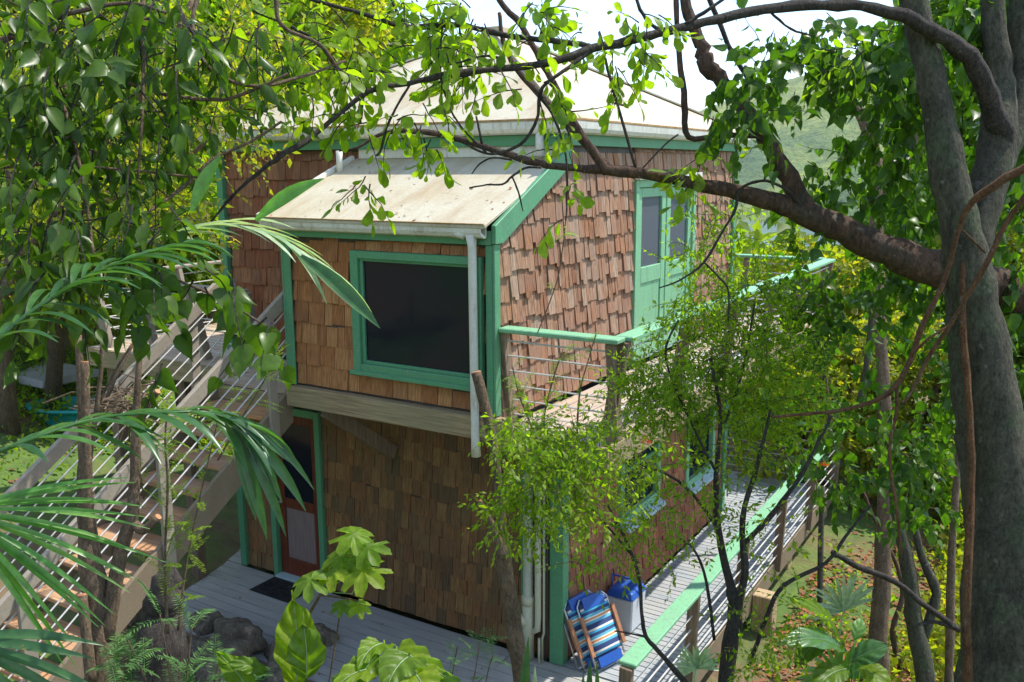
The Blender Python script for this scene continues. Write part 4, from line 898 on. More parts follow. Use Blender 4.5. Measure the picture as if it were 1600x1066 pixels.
# vines
vn = thing('hanging_vine', 'reddish brown vine looping down left of the big forked trunk', 'vine', W(1500, 340, 3.8), 'brown vines on the right')
limbs(vn, [[(1680, 215, 3.6, 15), (1600, 263, 3.7, 14), (1550, 292, 3.75, 14), (1512, 325, 3.8, 10), (1495, 370, 3.85, 7), (1480, 425, 3.9, 8), (1465, 462, 3.9, 8), (1440, 510, 3.9, 9), (1424, 560, 3.9, 9), (1402, 600, 3.9, 9), (1370, 625, 3.95, 8), (1310, 642, 4, 6), (1250, 648, 4, 5), (1205, 652, 4, 4)],
           [(1402, 600, 3.9, 6), (1400, 650, 3.9, 5), (1391, 690, 3.9, 5), (1392, 740, 3.9, 5), (1402, 800, 3.9, 5), (1408, 870, 3.9, 4)]], 'vine', 'stem', 7, .12)
vn = thing('hanging_vine', 'long straight vine slanting across the forked trunk from the right edge', 'vine', W(1560, 380, 3.6), 'brown vines on the right')
limbs(vn, [[(1680, 200, 3.6, 9), (1600, 310, 3.65, 9), (1572, 350, 3.7, 9), (1545, 405, 3.7, 9), (1510, 465, 3.75, 8), (1480, 515, 3.8, 7), (1450, 560, 3.85, 7), (1430, 600, 3.85, 6), (1412, 632, 3.85, 5)], [(1490, 505, 3.78, 4), (1450, 530, 3.8, 4), (1424, 556, 3.88, 4)]], 'vine', 'stem', 7, .1)
vn = thing('hanging_vine', 'brown stem growing straight up the front of the forked trunk', 'vine', W(1510, 1066, 3.8), 'brown vines on the right')
limbs(vn, [[(1508, 1400, 3.85, 15), (1512, 1066, 3.85, 14), (1510, 950, 3.85, 13), (1514, 850, 3.85, 13), (1517, 760, 3.88, 12), (1516, 660, 3.88, 12), (1508, 560, 3.9, 11), (1504, 460, 3.92, 9), (1508, 380, 3.95, 8), (1515, 330, 3.95, 7)], [(1504, 360, 3.9, 3), (1540, 395, 3.9, 4)]], 'vine', 'stem', 7, .08)

# thin trees in the middle distance on the right
def slim(rows_list, label, mat='bark_tan', leaves=None, cat='tree', name='slim_tree', jig=.08):
    r = thing(name, label, cat, W(*rows_list[0][0][:3])); limbs(r, rows_list[:1], mat, 'trunk', 9, jig); limbs(r, rows_list[1:], mat, 'branch', 7, jig)
    if leaves: crown(r, leaves, 'heart', 'lf_mid', .11, mat, .4, 7, .4, 0, .7)
    return r
slim([[(1368, 1250, 9, 34), (1374, 1066, 9, 30), (1376, 960, 9, 28), (1380, 850, 9, 25), (1384, 700, 9, 22), (1378, 560, 9, 20), (1370, 430, 9, 20), (1370, 330, 9, 21), (1368, 250, 9, 22), (1350, 188, 9, 19), (1322, 155, 9, 14), (1296, 125, 9, 12), (1286, 60, 9, 9)], [(1356, 200, 9, 12), (1366, 170, 9, 11), (1388, 148, 9, 10)], [(1398, 340, 9, 7), (1420, 260, 9, 9), (1440, 190, 9, 9)]],
     'slim grey-brown tree forking in front of the far green hill', 'bark_tan')
slim([[(1470, 1300, 8, 34), (1445, 1066, 8, 30), (1428, 960, 8, 26), (1418, 880, 8, 22), (1400, 800, 8, 16), (1390, 700, 8, 12)], [(1440, 1000, 8, 14), (1462, 930, 8, 16), (1440, 870, 8, 12), (1425, 800, 8, 9)]], 'leaning mossy trunk just left of the big forked trunk', 'bark_grey')
slim([[(1480, 1200, 8.5, 15), (1484, 1000, 8.5, 14), (1487, 860, 8.5, 12), (1496, 740, 8.5, 10), (1500, 600, 8.5, 8)]], 'thin upright pole-like tree beside the big forked trunk', 'bark_tan')
slim([[(1420, 1100, 10, 8), (1400, 1020, 10, 9), (1396, 980, 10, 9), (1410, 930, 10, 8), (1400, 880, 10, 6), (1370, 820, 10, 5), (1350, 770, 10, 4)]], 'wavy reddish sapling in the sunlit undergrowth at lower right', 'bark_red')
slim([[(1300, 862, 7, 8), (1340, 885, 7, 10), (1400, 910, 7, 9), (1450, 950, 7, 9), (1500, 985, 7, 10)], [(1500, 985, 7, 7), (1460, 972, 7, 6), (1425, 980, 7, 5)]], 'dark fallen branch slanting through the lower right undergrowth', 'bark_dark', cat='branch', name='fallen_branch')
slim([[(1281, 1150, 11, 9), (1281, 1000, 11, 9), (1282, 860, 11, 9), (1285, 760, 11, 8)]], 'straight dark green post-like stem behind the banana plants', 'bark_grey', jig=0)
slim([[(1362, 470, 13, 9), (1356, 560, 13, 10), (1340, 640, 13, 9)][::-1], [(1372, 420, 13, 6), (1362, 470, 13, 7)]], 'thin grey trunk in the yellow-green thicket above the walkway', 'bark_grey')
slim([[(1300, 700, 12, 9), (1290, 600, 12, 8), (1282, 500, 12, 7), (1265, 470, 12, 5)], [(1284, 520, 12, 5), (1300, 480, 12, 5)]], 'reddish forked sapling beyond the balcony end', 'bark_red')

# ------------------------------------------------------------------ fine-leaved shrub before the walkway
shb = thing('fine_leaved_shrub', 'fine-leaved shrub with dark slender stems in front of the side walkway', 'shrub', W(1140, 1200, 5.2))
limbs(shb, [[(1118, 1300, 5.2, 26), (1135, 1066, 5.2, 24), (1146, 975, 5.2, 24), (1146, 930, 5.2, 17), (1130, 870, 5.2, 12), (1120, 800, 5.2, 10), (1120, 720, 5.2, 8), (1126, 650, 5.2, 6), (1110, 560, 5.2, 5)],
            [(1146, 975, 5.2, 14), (1163, 900, 5.15, 12), (1160, 810, 5.15, 9), (1178, 745, 5.15, 8), (1190, 700, 5.1, 6), (1204, 640, 5.1, 4)],
            [(1162, 850, 5.15, 7), (1190, 822, 5.1, 9), (1222, 785, 5.05, 8), (1250, 745, 5, 7), (1280, 690, 5, 5), (1300, 650, 5, 4)],
            [(1170, 1040, 5.1, 7), (1200, 960, 5.05, 7), (1225, 915, 5, 7), (1290, 880, 5, 6), (1320, 840, 5, 5), (1360, 790, 5, 4)],
            [(1090, 1090, 5.05, 10), (1040, 1030, 5.05, 8), (1010, 995, 5.05, 7), (1003, 960, 5.05, 6), (998, 900, 5.05, 6), (980, 850, 5.05, 5), (950, 790, 5.05, 3)], [(1012, 996, 5.05, 4), (985, 990, 5.05, 3), (960, 986, 5.05, 2)],
            [(1118, 820, 5.2, 6), (1080, 770, 5.2, 5), (1040, 740, 5.2, 4), (1000, 730, 5.2, 3)], [(1116, 1000, 5.2, 5), (1104, 910, 5.15, 5), (1085, 860, 5.15, 4), (1060, 840, 5.1, 3)], [(1120, 740, 5.2, 5), (1080, 660, 5.2, 4), (1040, 560, 5.2, 4), (1060, 500, 5.2, 3)], [(1126, 680, 5.2, 5), (1160, 580, 5.2, 4), (1180, 470, 5.2, 3)],
            [(998, 880, 5.05, 4), (930, 800, 5.1, 3), (880, 740, 5.1, 3), (850, 690, 5.1, 2)]], 'bark_dark', 'stem', 7, .1)
crown(shb, [(820, 700, 4.5, 61.6, 46.0, 0.33, 47), (850, 780, 4.5, 84.0, 51.75, 0.33, 83), (900, 720, 4.5, 89.6, 57.5, 0.39, 104), (960, 700, 4.6, 78.4, 63.25, 0.39, 36), (820, 660, 4.5, 56.0, 23.0, 0.26, 26), (930, 800, 4.55, 67.2, 34.5, 0.26, 20), (1000, 790, 5.1, 67.2, 34.5, 0.33, 18), (800, 790, 4.5, 40.32, 46.0, 0.26, 35), (880, 680, 4.5, 78.4, 34.5, 0.26, 52), (1010, 860, 5.05, 56.0, 34.5, 0.26, 14), (1060, 700, 5.2, 67.2, 69.0, 0.39, 24), (1180, 1000, 4.9, 56.0, 57.5, 0.26, 28), (1240, 960, 5, 44.8, 69.0, 0.26, 16), (1200, 830, 5, 67.2, 57.5, 0.39, 19), (1100, 830, 5.1, 67.2, 57.5, 0.39, 8), (900, 870, 5, 33.6, 23.0, 0.26, 9), (1030, 780, 5, 70, 60, 0.3, 22), (1100, 760, 5.1, 60, 60, 0.3, 16), (1000, 720, 5.1, 60, 40, 0.3, 22), (960, 860, 4.9, 50, 40, 0.25, 14), (1060, 900, 5, 40, 40, 0.2, 5)],
      'small', 'lf_bright', .040, 'bark_tan', .20, 13, .25, 100, .25, upn=.8, trad=.0014)
crown(shb, [(1060, 580, 5.3, 90, 60, 0.35, 180), (1160, 560, 5.3, 70, 70, 0.35, 165), (1100, 480, 5.4, 60, 45, 0.3, 84), (1180, 460, 5.4, 60, 40, 0.3, 75), (1240, 560, 5.4, 50, 70, 0.35, 84), (1010, 620, 5.3, 60, 40, 0.3, 75), (1140, 640, 5.3, 100, 50, 0.35, 120), (1090, 400, 5.3, 40, 40, 0.2, 26), (1130, 350, 5.3, 40, 40, 0.2, 20), (1075, 340, 5.2, 20, 40, 0.15, 9), (1220, 640, 5.3, 60, 40, 0.3, 51), (1200, 390, 5.4, 40, 26, 0.2, 14), (1150, 710, 5.2, 60, 30, 0.3, 20)],
      'small', 'lf_bright', .040, 'bark_dark', .2, 14, .2, 40, .25, upn=.8, part='upper_foliage', trad=.0016)
for q in ((810, 768), (1010, 690), (1288, 728)):
    P = np.array([W(q[0], q[1], 4.85)] * 5); D = nrm(rng.normal(0, 1, (5, 3)) + cu_ * .4); tag(link('flower', leafmesh('flower', P, D, nrm(rng.normal(0, 1, (5, 3)) - cf_), np.full(5, .028), 'round', 'petal'), None, shb))

# feathery fern-like twigs in front of the balcony
def feathers(root, rows, n, L_, mat, nl=14, ls=.02, spread=1.0, droop=.25, kind='small', along=True):
    """pinnate leaves set along a photo-space stem"""
    S = spline(rows, 5); pts = [np.array(W(x, y, d)) for x, y, d, _ in S]; mb = MB(); mb.tube(pts, [max(s[3], 1) * s[2] / FPX / 2 for s in S], 5)
    mb.obj('stem', M['bark_tan'], root, True); P = []; D = []; N = []; Sz = []; tb = MB()
    for k in range(n):
        t_ = rng.uniform(.12, 1) * (len(pts) - 1); i = min(int(t_), len(pts) - 2); p = pts[i] + (pts[i + 1] - pts[i]) * (t_ - i); td = nrm(pts[i + 1] - pts[i])
        d0 = nrm(rng.normal(0, 1, 3) * spread + td * .4 + np.array([0, 0, .15])); q = p.copy(); ln = L_ * rng.uniform(.6, 1.2); up_ = np.array([0, 0, 1.]); line = [q.copy()]
        for j in range(nl):
            d0 = nrm(d0 + np.array([0, 0, -droop / nl * 2])); q = q + d0 * ln / nl; line.append(q.copy()); sd = nrm(np.cross(d0, up_))
            for sg in (-1, 1):
                P.append(q); D.append(nrm(sd * sg + d0 * .35)); N.append(up_ + rng.normal(0, .15, 3)); Sz.append(ls * math.sin((j + 1.5) / (nl + 1.5) * math.pi) ** .5 * rng.uniform(.85, 1.1))
        tb.tube(line[::3] + [line[-1]], .0008 if ls < .04 else .002, 3, False)
    place_leaves(root, np.array(P), np.array(D), np.array(N), np.array(Sz), kind, mat, 0, 'foliage')
    tag(tb.obj('leaf_stalks', M[mat], root), kind='stuff')
fe = thing('feathery_shrub', 'yellow-green feathery shrub in front of the balcony rail posts', 'shrub', W(800, 700, 5))
feathers(fe, [(860, 760, 5, 4), (835, 680, 5, 3.5), (812, 620, 5, 3), (800, 570, 5, 2)], 34, .16, 'lf_bright', 12, .024)
feathers(fe, [(860, 740, 5, 4), (850, 660, 5, 3), (862, 600, 5, 3), (880, 545, 5, 2)], 26, .14, 'lf_bright', 12, .022)
feathers(fe, [(900, 720, 5.1, 4), (905, 620, 5.1, 3), (920, 560, 5.1, 2), (932, 520, 5.1, 2)], 10, .1, 'lf_bright', 10, .02)
feathers(fe, [(840, 520, 5.1, 2), (870, 440, 5.1, 2), (880, 380, 5.1, 2), (884, 340, 5.1, 2)], 5, .09, 'lf_bright', 7, .035)
fe = thing('feathery_sapling', 'sapling with feathery yellow-green leaves in front of the stair stringer', 'sapling', W(265, 960, 4.6))
feathers(fe, [(262, 990, 4.6, 6), (258, 880, 4.6, 4), (262, 760, 4.6, 4), (258, 690, 4.6, 3), (262, 640, 4.6, 3)], 44, .20, 'lf_bright', 14, .028)
feathers(fe, [(278, 985, 4.6, 4), (292, 880, 4.6, 3), (312, 780, 4.6, 3), (335, 680, 4.6, 2), (345, 640, 4.6, 2)], 26, .18, 'lf_bright', 14, .024)
feathers(fe, [(340, 720, 4.7, 3), (380, 650, 4.7, 3), (415, 590, 4.7, 2), (425, 560, 4.7, 2)], 24, .16, 'lf_bright', 14, .02)
feathers(fe, [(225, 780, 4.6, 3), (215, 700, 4.6, 2), (220, 640, 4.6, 2)], 10, .15, 'lf_bright', 10, .03)
fe = thing('fern_clump', 'blue-green ferns among the boulders left of the upright leaf', 'fern', W(270, 1066, 4.2))
for (x, y, xx, yy) in ((270, 1080, 250, 960), (290, 1080, 300, 980), (240, 1090, 200, 1000), (330, 1090, 345, 1020), (210, 1090, 170, 1030), (380, 1100, 400, 1040)):
    feathers(fe, [(x, y, 4.2, 4), ((x + xx) / 2, (y + yy) / 2, 4.2, 3), (xx, yy, 4.2, 2)], 7, .24, 'lf_fern', 18, .045, 1.0, .5, 'needle')
fe = thing('fern_clump', 'airy pale fern tips sticking up right of the elephant-ear leaves', 'fern', W(740, 1080, 4.2))
for (x, xx, yy) in ((735, 750, 1000), (700, 715, 1010), (755, 770, 1025)):
    feathers(fe, [(x, 1090, 4.2, 3), ((x + xx) / 2, 1050, 4.2, 2), (xx, yy, 4.2, 2)], 9, .13, 'lf_fern', 12, .025, 1.0, .2, 'needle')

# ------------------------------------------------------------------ pendulous dark-leaved tree, upper left
t3 = thing('drooping_tree', 'dark glossy-leaved tree hanging into the upper left of the photo', 'tree', W(-250, 700, 2.8))
limbs(t3, [[(-330, 1300, 3, 120), (-260, 700, 2.9, 100), (-200, 300, 2.9, 80), (-120, 60, 2.9, 60), (0, -60, 2.9, 40), (160, -90, 2.9, 26), (330, -70, 2.9, 18), (430, -30, 2.9, 12)]], 'bark_tan', 'trunk', 10, .08)
limbs(t3, [[(-140, 100, 2.8, 20), (-40, 85, 2.7, 14), (40, 45, 2.7, 10), (110, 20, 2.7, 8), (200, 5, 2.7, 6), (260, 20, 2.7, 5)], [(-60, 0, 2.7, 14), (60, 90, 2.6, 8), (110, 200, 2.5, 6), (135, 320, 2.5, 5), (150, 430, 2.4, 4)], [(220, -60, 2.8, 10), (225, 60, 2.7, 7), (222, 180, 2.6, 5), (215, 280, 2.6, 4)],
           [(330, -60, 2.9, 9), (300, 40, 2.8, 7), (330, 110, 2.8, 6), (400, 135, 2.8, 6), (470, 120, 2.9, 5), (540, 95, 3, 4)], [(430, -20, 2.9, 8), (440, 40, 2.9, 6), (500, 70, 2.9, 6), (528, 110, 3, 6)], [(200, 130, 2.7, 6), (270, 150, 2.75, 6), (350, 155, 2.8, 6), (410, 135, 2.8, 5), (450, 115, 2.8, 4)],
           [(0, 262, 2.5, 6), (80, 256, 2.5, 5), (160, 262, 2.6, 4), (260, 272, 2.7, 4), (330, 280, 2.7, 3)], [(220, 340, 2.7, 5), (290, 290, 2.8, 6), (330, 250, 2.85, 5), (390, 222, 2.9, 5), (440, 190, 2.9, 4)], [(150, 420, 2.4, 5), (250, 430, 2.4, 5), (350, 470, 2.4, 4), (430, 520, 2.3, 3)]], 'bark_tan', 'branch', 7, .12)
crown(t3, [(30, 40, 2.6, 90, 70, 0.35, 13), (130, 40, 2.6, 90, 70, 0.35, 17), (230, 40, 2.7, 90, 70, 0.35, 15), (330, 50, 2.8, 90, 60, 0.3, 12), (420, 60, 2.9, 60, 60, 0.3, 6), (80, 140, 2.5, 90, 70, 0.3, 15), (190, 150, 2.6, 90, 60, 0.3, 14), (290, 130, 2.7, 70, 50, 0.3, 3), (60, 230, 2.5, 70, 50, 0.3, 9), (130, 240, 2.5, 60, 60, 0.3, 11), (230, 220, 2.6, 50, 50, 0.25, 3), (100, 320, 2.45, 70, 60, 0.3, 10), (170, 340, 2.5, 50, 60, 0.3, 4), (130, 410, 2.4, 80, 50, 0.3, 9), (60, 430, 2.3, 60, 40, 0.25, 5), (330, 160, 2.8, 50, 40, 0.2, 1)],
      'ovate', 'lf_dark', .074, 'bark_dark', .26, 7, .6, 260, .55, upn=.5)
crown(t3, [(30, 40, 2.85, 90, 70, 0.35, 7), (130, 40, 2.85, 90, 70, 0.35, 10), (230, 40, 2.95, 90, 70, 0.35, 7), (330, 50, 3.05, 90, 60, 0.3, 6), (420, 60, 3.15, 60, 60, 0.3, 2), (80, 140, 2.75, 90, 70, 0.3, 8), (190, 150, 2.85, 90, 60, 0.3, 6), (290, 130, 2.95, 70, 50, 0.3, 1), (60, 230, 2.75, 70, 50, 0.3, 5), (130, 240, 2.75, 60, 60, 0.3, 6), (230, 220, 2.85, 50, 50, 0.25, 1), (100, 320, 2.7, 70, 60, 0.3, 5), (170, 340, 2.75, 50, 60, 0.3, 1), (130, 410, 2.65, 80, 50, 0.3, 5), (60, 430, 2.55, 60, 40, 0.25, 3), (330, 160, 3.05, 50, 40, 0.2, 1)],
      'ovate', 'lf_mid', .062, 'bark_dark', .26, 8, .35, 0, .3, upn=.5, part='inner_foliage')
t4 = thing('fine_leaved_tree', 'airy yellow-green small-leaved tree behind the dark drooping leaves', 'tree', W(0, 900, 8))
limbs(t4, [[(-60, 1000, 8, 34), (-50, 700, 8, 30), (10, 450, 8, 24), (120, 280, 8, 18), (250, 100, 8, 12), (300, 0, 8, 8)]], 'bark_tan', 'trunk', 8, .1)
limbs(t4, [[(10, 450, 8, 18), (20, 330, 8, 12), (0, 200, 8, 8)], [(60, 360, 8, 14), (260, 270, 8, 9), (340, 200, 8, 6)], [(120, 280, 8, 12), (100, 120, 8, 8), (80, 20, 8, 6)], [(40, 410, 8, 12), (240, 380, 8, 9), (320, 340, 8, 5)], [(250, 100, 8, 9), (360, 60, 8, 6), (440, 40, 8, 4)]], 'bark_tan', 'branch', 6, .1)
crown(t4, [(60, 100, 8, 110, 90, .8, 60), (220, 80, 8, 110, 90, .8, 70), (370, 60, 8, 100, 70, .8, 60), (60, 260, 8, 90, 80, .8, 50), (220, 230, 8, 90, 80, .8, 60), (330, 200, 8, 80, 70, .7, 50), (280, 330, 8, 80, 50, .6, 44), (120, 400, 8, 90, 60, .7, 44), (20, 400, 8, 60, 60, .7, 26), (440, 130, 8, 60, 50, .5, 20)],
      'small', 'lf_yellow', .085, 'bark_tan', .45, 12, .2, 0, .3, trad=.004)
crown(t3, [(210, 410, 2.35, 50, 30, .2, 6), (290, 430, 2.3, 50, 26, .2, 5), (350, 440, 2.25, 40, 26, .2, 3), (425, 510, 2.2, 24, 30, .1, 3), (250, 330, 2.4, 50, 40, .2, 4), (260, 560, 2.3, 14, 16, .1, 1)],
      'heart', 'lf_dark', .064, 'bark_dark', .2, 5, .7, 60, .9, part='heart_foliage')

# ------------------------------------------------------------------ palms
def leaflet(mb, p, d0, L_, wd, g_, up_, n=7, m=0):
    pts = []; q = np.array(p, float); d = nrm(np.array(d0, float))
    for i in range(n + 1):
        t_ = i / n; hw = wd * .5 * (math.sin(min(t_ * 2.6 + .25, math.pi / 2)) if t_ < .5 else (1 - ((t_ - .5) / .5) ** 1.8)) ; hw = max(hw, .0008)
        sd = nrm(np.cross(d, up_)); u2 = np.cross(sd, d); pts += [q - sd * hw + u2 * hw * .45, q.copy(), q + sd * hw + u2 * hw * .45]
        d = nrm(d + np.array([0, 0, -g_ / n])); q = q + d * L_ / n
    fs = []
    for i in range(n):
        a = 3 * i; fs += [(a, a + 1, a + 4, a + 3), (a + 1, a + 2, a + 5, a + 4)]
    mb.add(pts, fs, m)
def frond(root, rows, n, Lf, wd, mat, g_=.8, ang=.75, sides=(-1, 1), t0=.12, upv=None, name='frond', jit=.1):
    S = spline(rows, 6); pts = [np.array(W(x, y, d)) for x, y, d, _ in S]; mb = MB(); mb.tube(pts, [max(s[3], 1.5) * s[2] / FPX / 2 for s in S], 6)
    fr_ = mb.obj(name, M[mat], root, True); up_ = np.array(upv if upv is not None else (0, 0, 1.))
    for k in range(n):
        for sg in sides:
            t_ = (t0 + (1 - t0) * (k + .5) / n) * (len(pts) - 1); i = min(int(t_), len(pts) - 2); p = pts[i] + (pts[i + 1] - pts[i]) * (t_ - i); td = nrm(pts[i + 1] - pts[i])
            sd = nrm(np.cross(td, up_)); a = ang * (1.1 - .5 * t_ / len(pts)); d0 = td * math.cos(a) + sd * sg * math.sin(a) + up_ * .12 + rng.normal(0, jit, 3)
            L_ = Lf * math.sin((.18 + .72 * t_ / len(pts)) * math.pi) ** .6 * rng.uniform(.85, 1.1); m_ = MB(); leaflet(m_, p, d0, L_, wd * rng.uniform(.8, 1.15), g_ * rng.uniform(.7, 1.3), up_)
            m_.obj('leaflet', M[mat], fr_, True)
pm = thing('palm', 'palm at the left edge with glossy drooping feather fronds', 'palm', W(-200, 900, 2.2))
frond(pm, [(-60, 590, 2.0, 9), (20, 510, 2.05, 8), (90, 460, 2.1, 7), (150, 425, 2.15, 5), (230, 395, 2.2, 4), (290, 380, 2.25, 3)], 16, .22, .024, 'lf_palm', .9, .9)
frond(pm, [(-40, 720, 1.9, 9), (40, 690, 1.9, 8), (110, 665, 1.95, 7), (180, 650, 2.0, 6), (260, 645, 2.0, 5), (330, 645, 2.05, 4), (380, 665, 2.05, 3)], 12, .20, .024, 'lf_palm', .9, .75, t0=.08)
pm2 = thing('palm', 'pale fronds arching from the left over the bay corner of the house', 'palm', W(150, 420, 2.6))
frond(pm2, [(180, 395, 2.6, 6), (260, 368, 2.6, 6), (340, 352, 2.6, 5), (410, 362, 2.6, 4), (470, 395, 2.6, 3), (520, 430, 2.6, 2)], 11, .26, .022, 'lf_palmp', .7, .5, t0=.1, jit=.07)
for rows, m_ in (([(400, 345, 2.5), (500, 285, 2.45)], 'lf_palmb'), ([(300, 330, 2.6), (345, 250, 2.6)], 'lf_palmb'), ([(470, 400, 2.5), (585, 505, 2.5)], 'lf_palm')):
    a = np.array(W(*rows[0])); b2 = np.array(W(*rows[1])); m2 = MB(); leaflet(m2, a, b2 - a + np.array([0, 0, .05]), np.linalg.norm(b2 - a) * 1.08, .045, .35, -cf_ + np.array([0, 0, .4])); m2.obj('leaflet', M[m_], pm2, True)
pm3 = thing('fan_palm', 'sunlit fan palm leaf spreading from the lower left corner', 'palm', W(-120, 900, 2.3))
def fan(root, cx_, cy_, d, angs, Lpx, wd, mat, g_=.35, tilt=.2, name='fan_leaf'):
    mb = MB(); mb.tube([W(cx_ - 60, cy_ + 260, d), W(cx_ - 10, cy_ + 60, d), W(cx_, cy_, d)], .008, 6); f0 = mb.obj(name, M[mat], root, True)
    for a in angs:
        a2 = R_(a + rng.normal(0, 1.5)); dv = cr_ * math.cos(a2) + cu_ * math.sin(a2) + cf_ * (tilt + rng.normal(0, .06)); m2 = MB()
        leaflet(m2, np.array(W(cx_, cy_, d)), dv, Lpx * d / FPX * rng.uniform(.85, 1.1), wd, g_ * rng.uniform(.6, 1.3), -cf_ * .8 + cu_ * .6, 8); m2.obj('leaflet', M[mat], f0, True)
fan(pm3, -70, 800, 2.3, np.arange(-62, 26, 4.2), 300, .014, 'lf_palmb', .35)
fan(pm3, -80, 1000, 2.1, np.arange(-40, 20, 12), 250, .024, 'lf_palm', .4)
pm4 = thing('palm', 'drooping split palm leaf hanging in front of the red door', 'palm', W(300, 640, 2.4))
frond(pm4, [(300, 640, 2.4, 4), (345, 650, 2.4, 4), (372, 668, 2.4, 3)], 3, .2, .03, 'lf_palm', 1.4, .5)
for (x, y, wd_) in ((400, 830, .035), (430, 825, .03), (462, 790, .03), (380, 800, .04), (448, 740, .04), (418, 780, .03), (475, 760, .02)):
    a = np.array(W(365 + rng.normal(0, 4), 655 + rng.normal(0, 4), 2.4)); b2 = np.array(W(x, y, 2.4)); m2 = MB(); v = b2 - a; leaflet(m2, a, v + cu_ * .10 + cr_ * .02, np.linalg.norm(v) * 1.12, wd_, .9, -cf_ + cu_ * .3); m2.obj('leaflet', M['lf_palm'], pm4, True)

# ------------------------------------------------------------------ pruned stems
pr = thing('pruned_shrub', 'cut-back shrub with bare sawn stems beside the stairs', 'shrub', W(155, 1080, 4.5))
ST = [[(160, 1250, 4.5, 44), (158, 1066, 4.5, 42), (150, 960, 4.5, 40), (140, 860, 4.5, 32), (133, 780, 4.5, 24), (131, 700, 4.5, 18), (127, 620, 4.5, 13), (122, 525, 4.5, 11)],
      [(138, 840, 4.45, 16), (136, 740, 4.4, 15), (134, 650, 4.4, 14), (133, 566, 4.4, 14)],
      [(165, 1000, 4.5, 26), (190, 860, 4.5, 22), (208, 800, 4.5, 19), (212, 720, 4.5, 17), (213, 640, 4.5, 12), (217, 580, 4.5, 10), (219, 524, 4.5, 10)],
      [(206, 815, 4.5, 16), (225, 828, 4.48, 16), (247, 808, 4.45, 12)], [(213, 690, 4.5, 9), (228, 640, 4.48, 9), (246, 612, 4.45, 10)],
      [(140, 720, 4.5, 8), (148, 660, 4.5, 8), (156, 600, 4.5, 7), (160, 535, 4.5, 6)], [(142, 1066, 4.4, 18), (135, 990, 4.4, 16), (128, 930, 4.4, 16)], [(150, 640, 4.6, 5), (180, 580, 4.6, 4), (206, 538, 4.6, 4)]]
for rows in ST:
    mb = MB(); pts, rad = limb(mb, rows, 4, 9, .06); o = mb.obj('stem', M['bark_tan'], pr, True)
    d_ = (pts[-1] - pts[-2]).normalized(); mb = MB(); mb.tube([pts[-1] - d_ * .002, pts[-1] + d_ * .004], [rad[-1] * .92, rad[-1] * .9], 10); mb.obj('cut_end', M['cut'], o)
pr = thing('pruned_tree', 'sawn-off pale trunk standing in front of the downspout', 'tree', W(815, 1150, 5.2))
ST = [[(830, 1300, 5.2, 34), (815, 1066, 5.2, 28), (805, 1000, 5.2, 28), (795, 930, 5.2, 27), (786, 870, 5.2, 26), (782, 820, 5.2, 20), (779, 760, 5.2, 14), (771, 700, 5.2, 15), (757, 630, 5.2, 17), (744, 582, 5.2, 16)], [(788, 870, 5.15, 18), (775, 835, 5.15, 12), (762, 805, 5.15, 9), (750, 783, 5.15, 6)]]
for rows in ST:
    mb = MB(); pts, rad = limb(mb, rows, 4, 10, .05); o = mb.obj('stem', M['bark_tan'], pr, True)
    d_ = (pts[-1] - pts[-2]).normalized(); mb = MB(); mb.tube([pts[-1] - d_ * .002, pts[-1] + d_ * .005], [rad[-1] * .95, rad[-1] * .9], 10); mb.obj('cut_end', M['cut'], o)
stp = thing('tree_stump', 'dark mossy stump under the stair stringer', 'stump', W(255, 1030, 5.6))
limbs(stp, [[(245, 1150, 5.6, 90), (250, 1020, 5.6, 74), (256, 940, 5.6, 60), (264, 905, 5.6, 40), (262, 892, 5.6, 22)]], 'bark_dark', 'trunk', 12, .14)

# ------------------------------------------------------------------ big-leaved plants along the bottom
def bigleaf(root, base, tip, wd, mat, bend=.25, nrmv=None, wav=.06, petiole=None, prof=None, lobes=0, name='leaf'):
    """one broad leaf with raised veins between two points (photo x, y, distance)"""
    a = np.array(W(*base)); b2 = np.array(W(*tip)); ax = b2 - a; L_ = np.linalg.norm(ax); D = ax / L_; Nn = np.array(nrmv) if nrmv is not None else -cf_ * .7 + cu_ * .7
    X_ = nrm(np.cross(D, Nn)); Z_ = np.cross(X_, D); nu, nv = 34, 8; vs = []
    for i in range(nu + 1):
        t_ = i / nu
        hw = wd * (prof(t_) if prof else max(math.sin(math.pi * min(t_ * 1.08 + .02, 1)) ** .75, .01)) / 2
        if lobes: hw *= .55 + .45 * abs(math.sin(t_ * lobes * math.pi))
        for j in range(-nv, nv + 1):
            s = j / nv; z = -bend * L_ * (t_ - .4) ** 2 + .28 * hw * abs(s) + wav * min(L_, .5) * .14 * math.sin((t_ * 9 - abs(s) * 2.6) * 2.6) * abs(s) ** .6 + (-.01 * L_ if j == 0 else 0) - .10 * hw * s * s * 2
            vs.append(a + D * (t_ - .10 * (1 - abs(s))* 0) * L_ + X_ * s * hw + Z_ * z + X_ * .05 * L_ * math.sin(t_ * 3))
    w_ = 2 * nv + 1; fs = [(i * w_ + j, i * w_ + j + 1, (i + 1) * w_ + j + 1, (i + 1) * w_ + j) for i in range(nu) for j in range(w_ - 1)]
    mb = MB(); mb.add(vs, fs)
    if wd > .1:
        m_ = MB(); m_.tube([a + D * L_ * t_ + Z_ * (-bend * L_ * (t_ - .4) ** 2 + .001) + X_ * .05 * L_ * math.sin(t_ * 3) for t_ in np.linspace(0, .97, 12)], list(np.linspace(.0035, .0008, 12)), 5)
    if petiole: mb.tube([W(*petiole), a - D * .0], [.006, .004], 6)
    o = mb.obj(name, M[mat], root, True)
    if wd > .1: m_.obj('midrib', M['lf_palmp'], o, True)
    return o
ph = thing('upright_leaf_plant', 'plant with one tall rippled light-green leaf at the bottom', 'plant', W(455, 1150, 4.0))
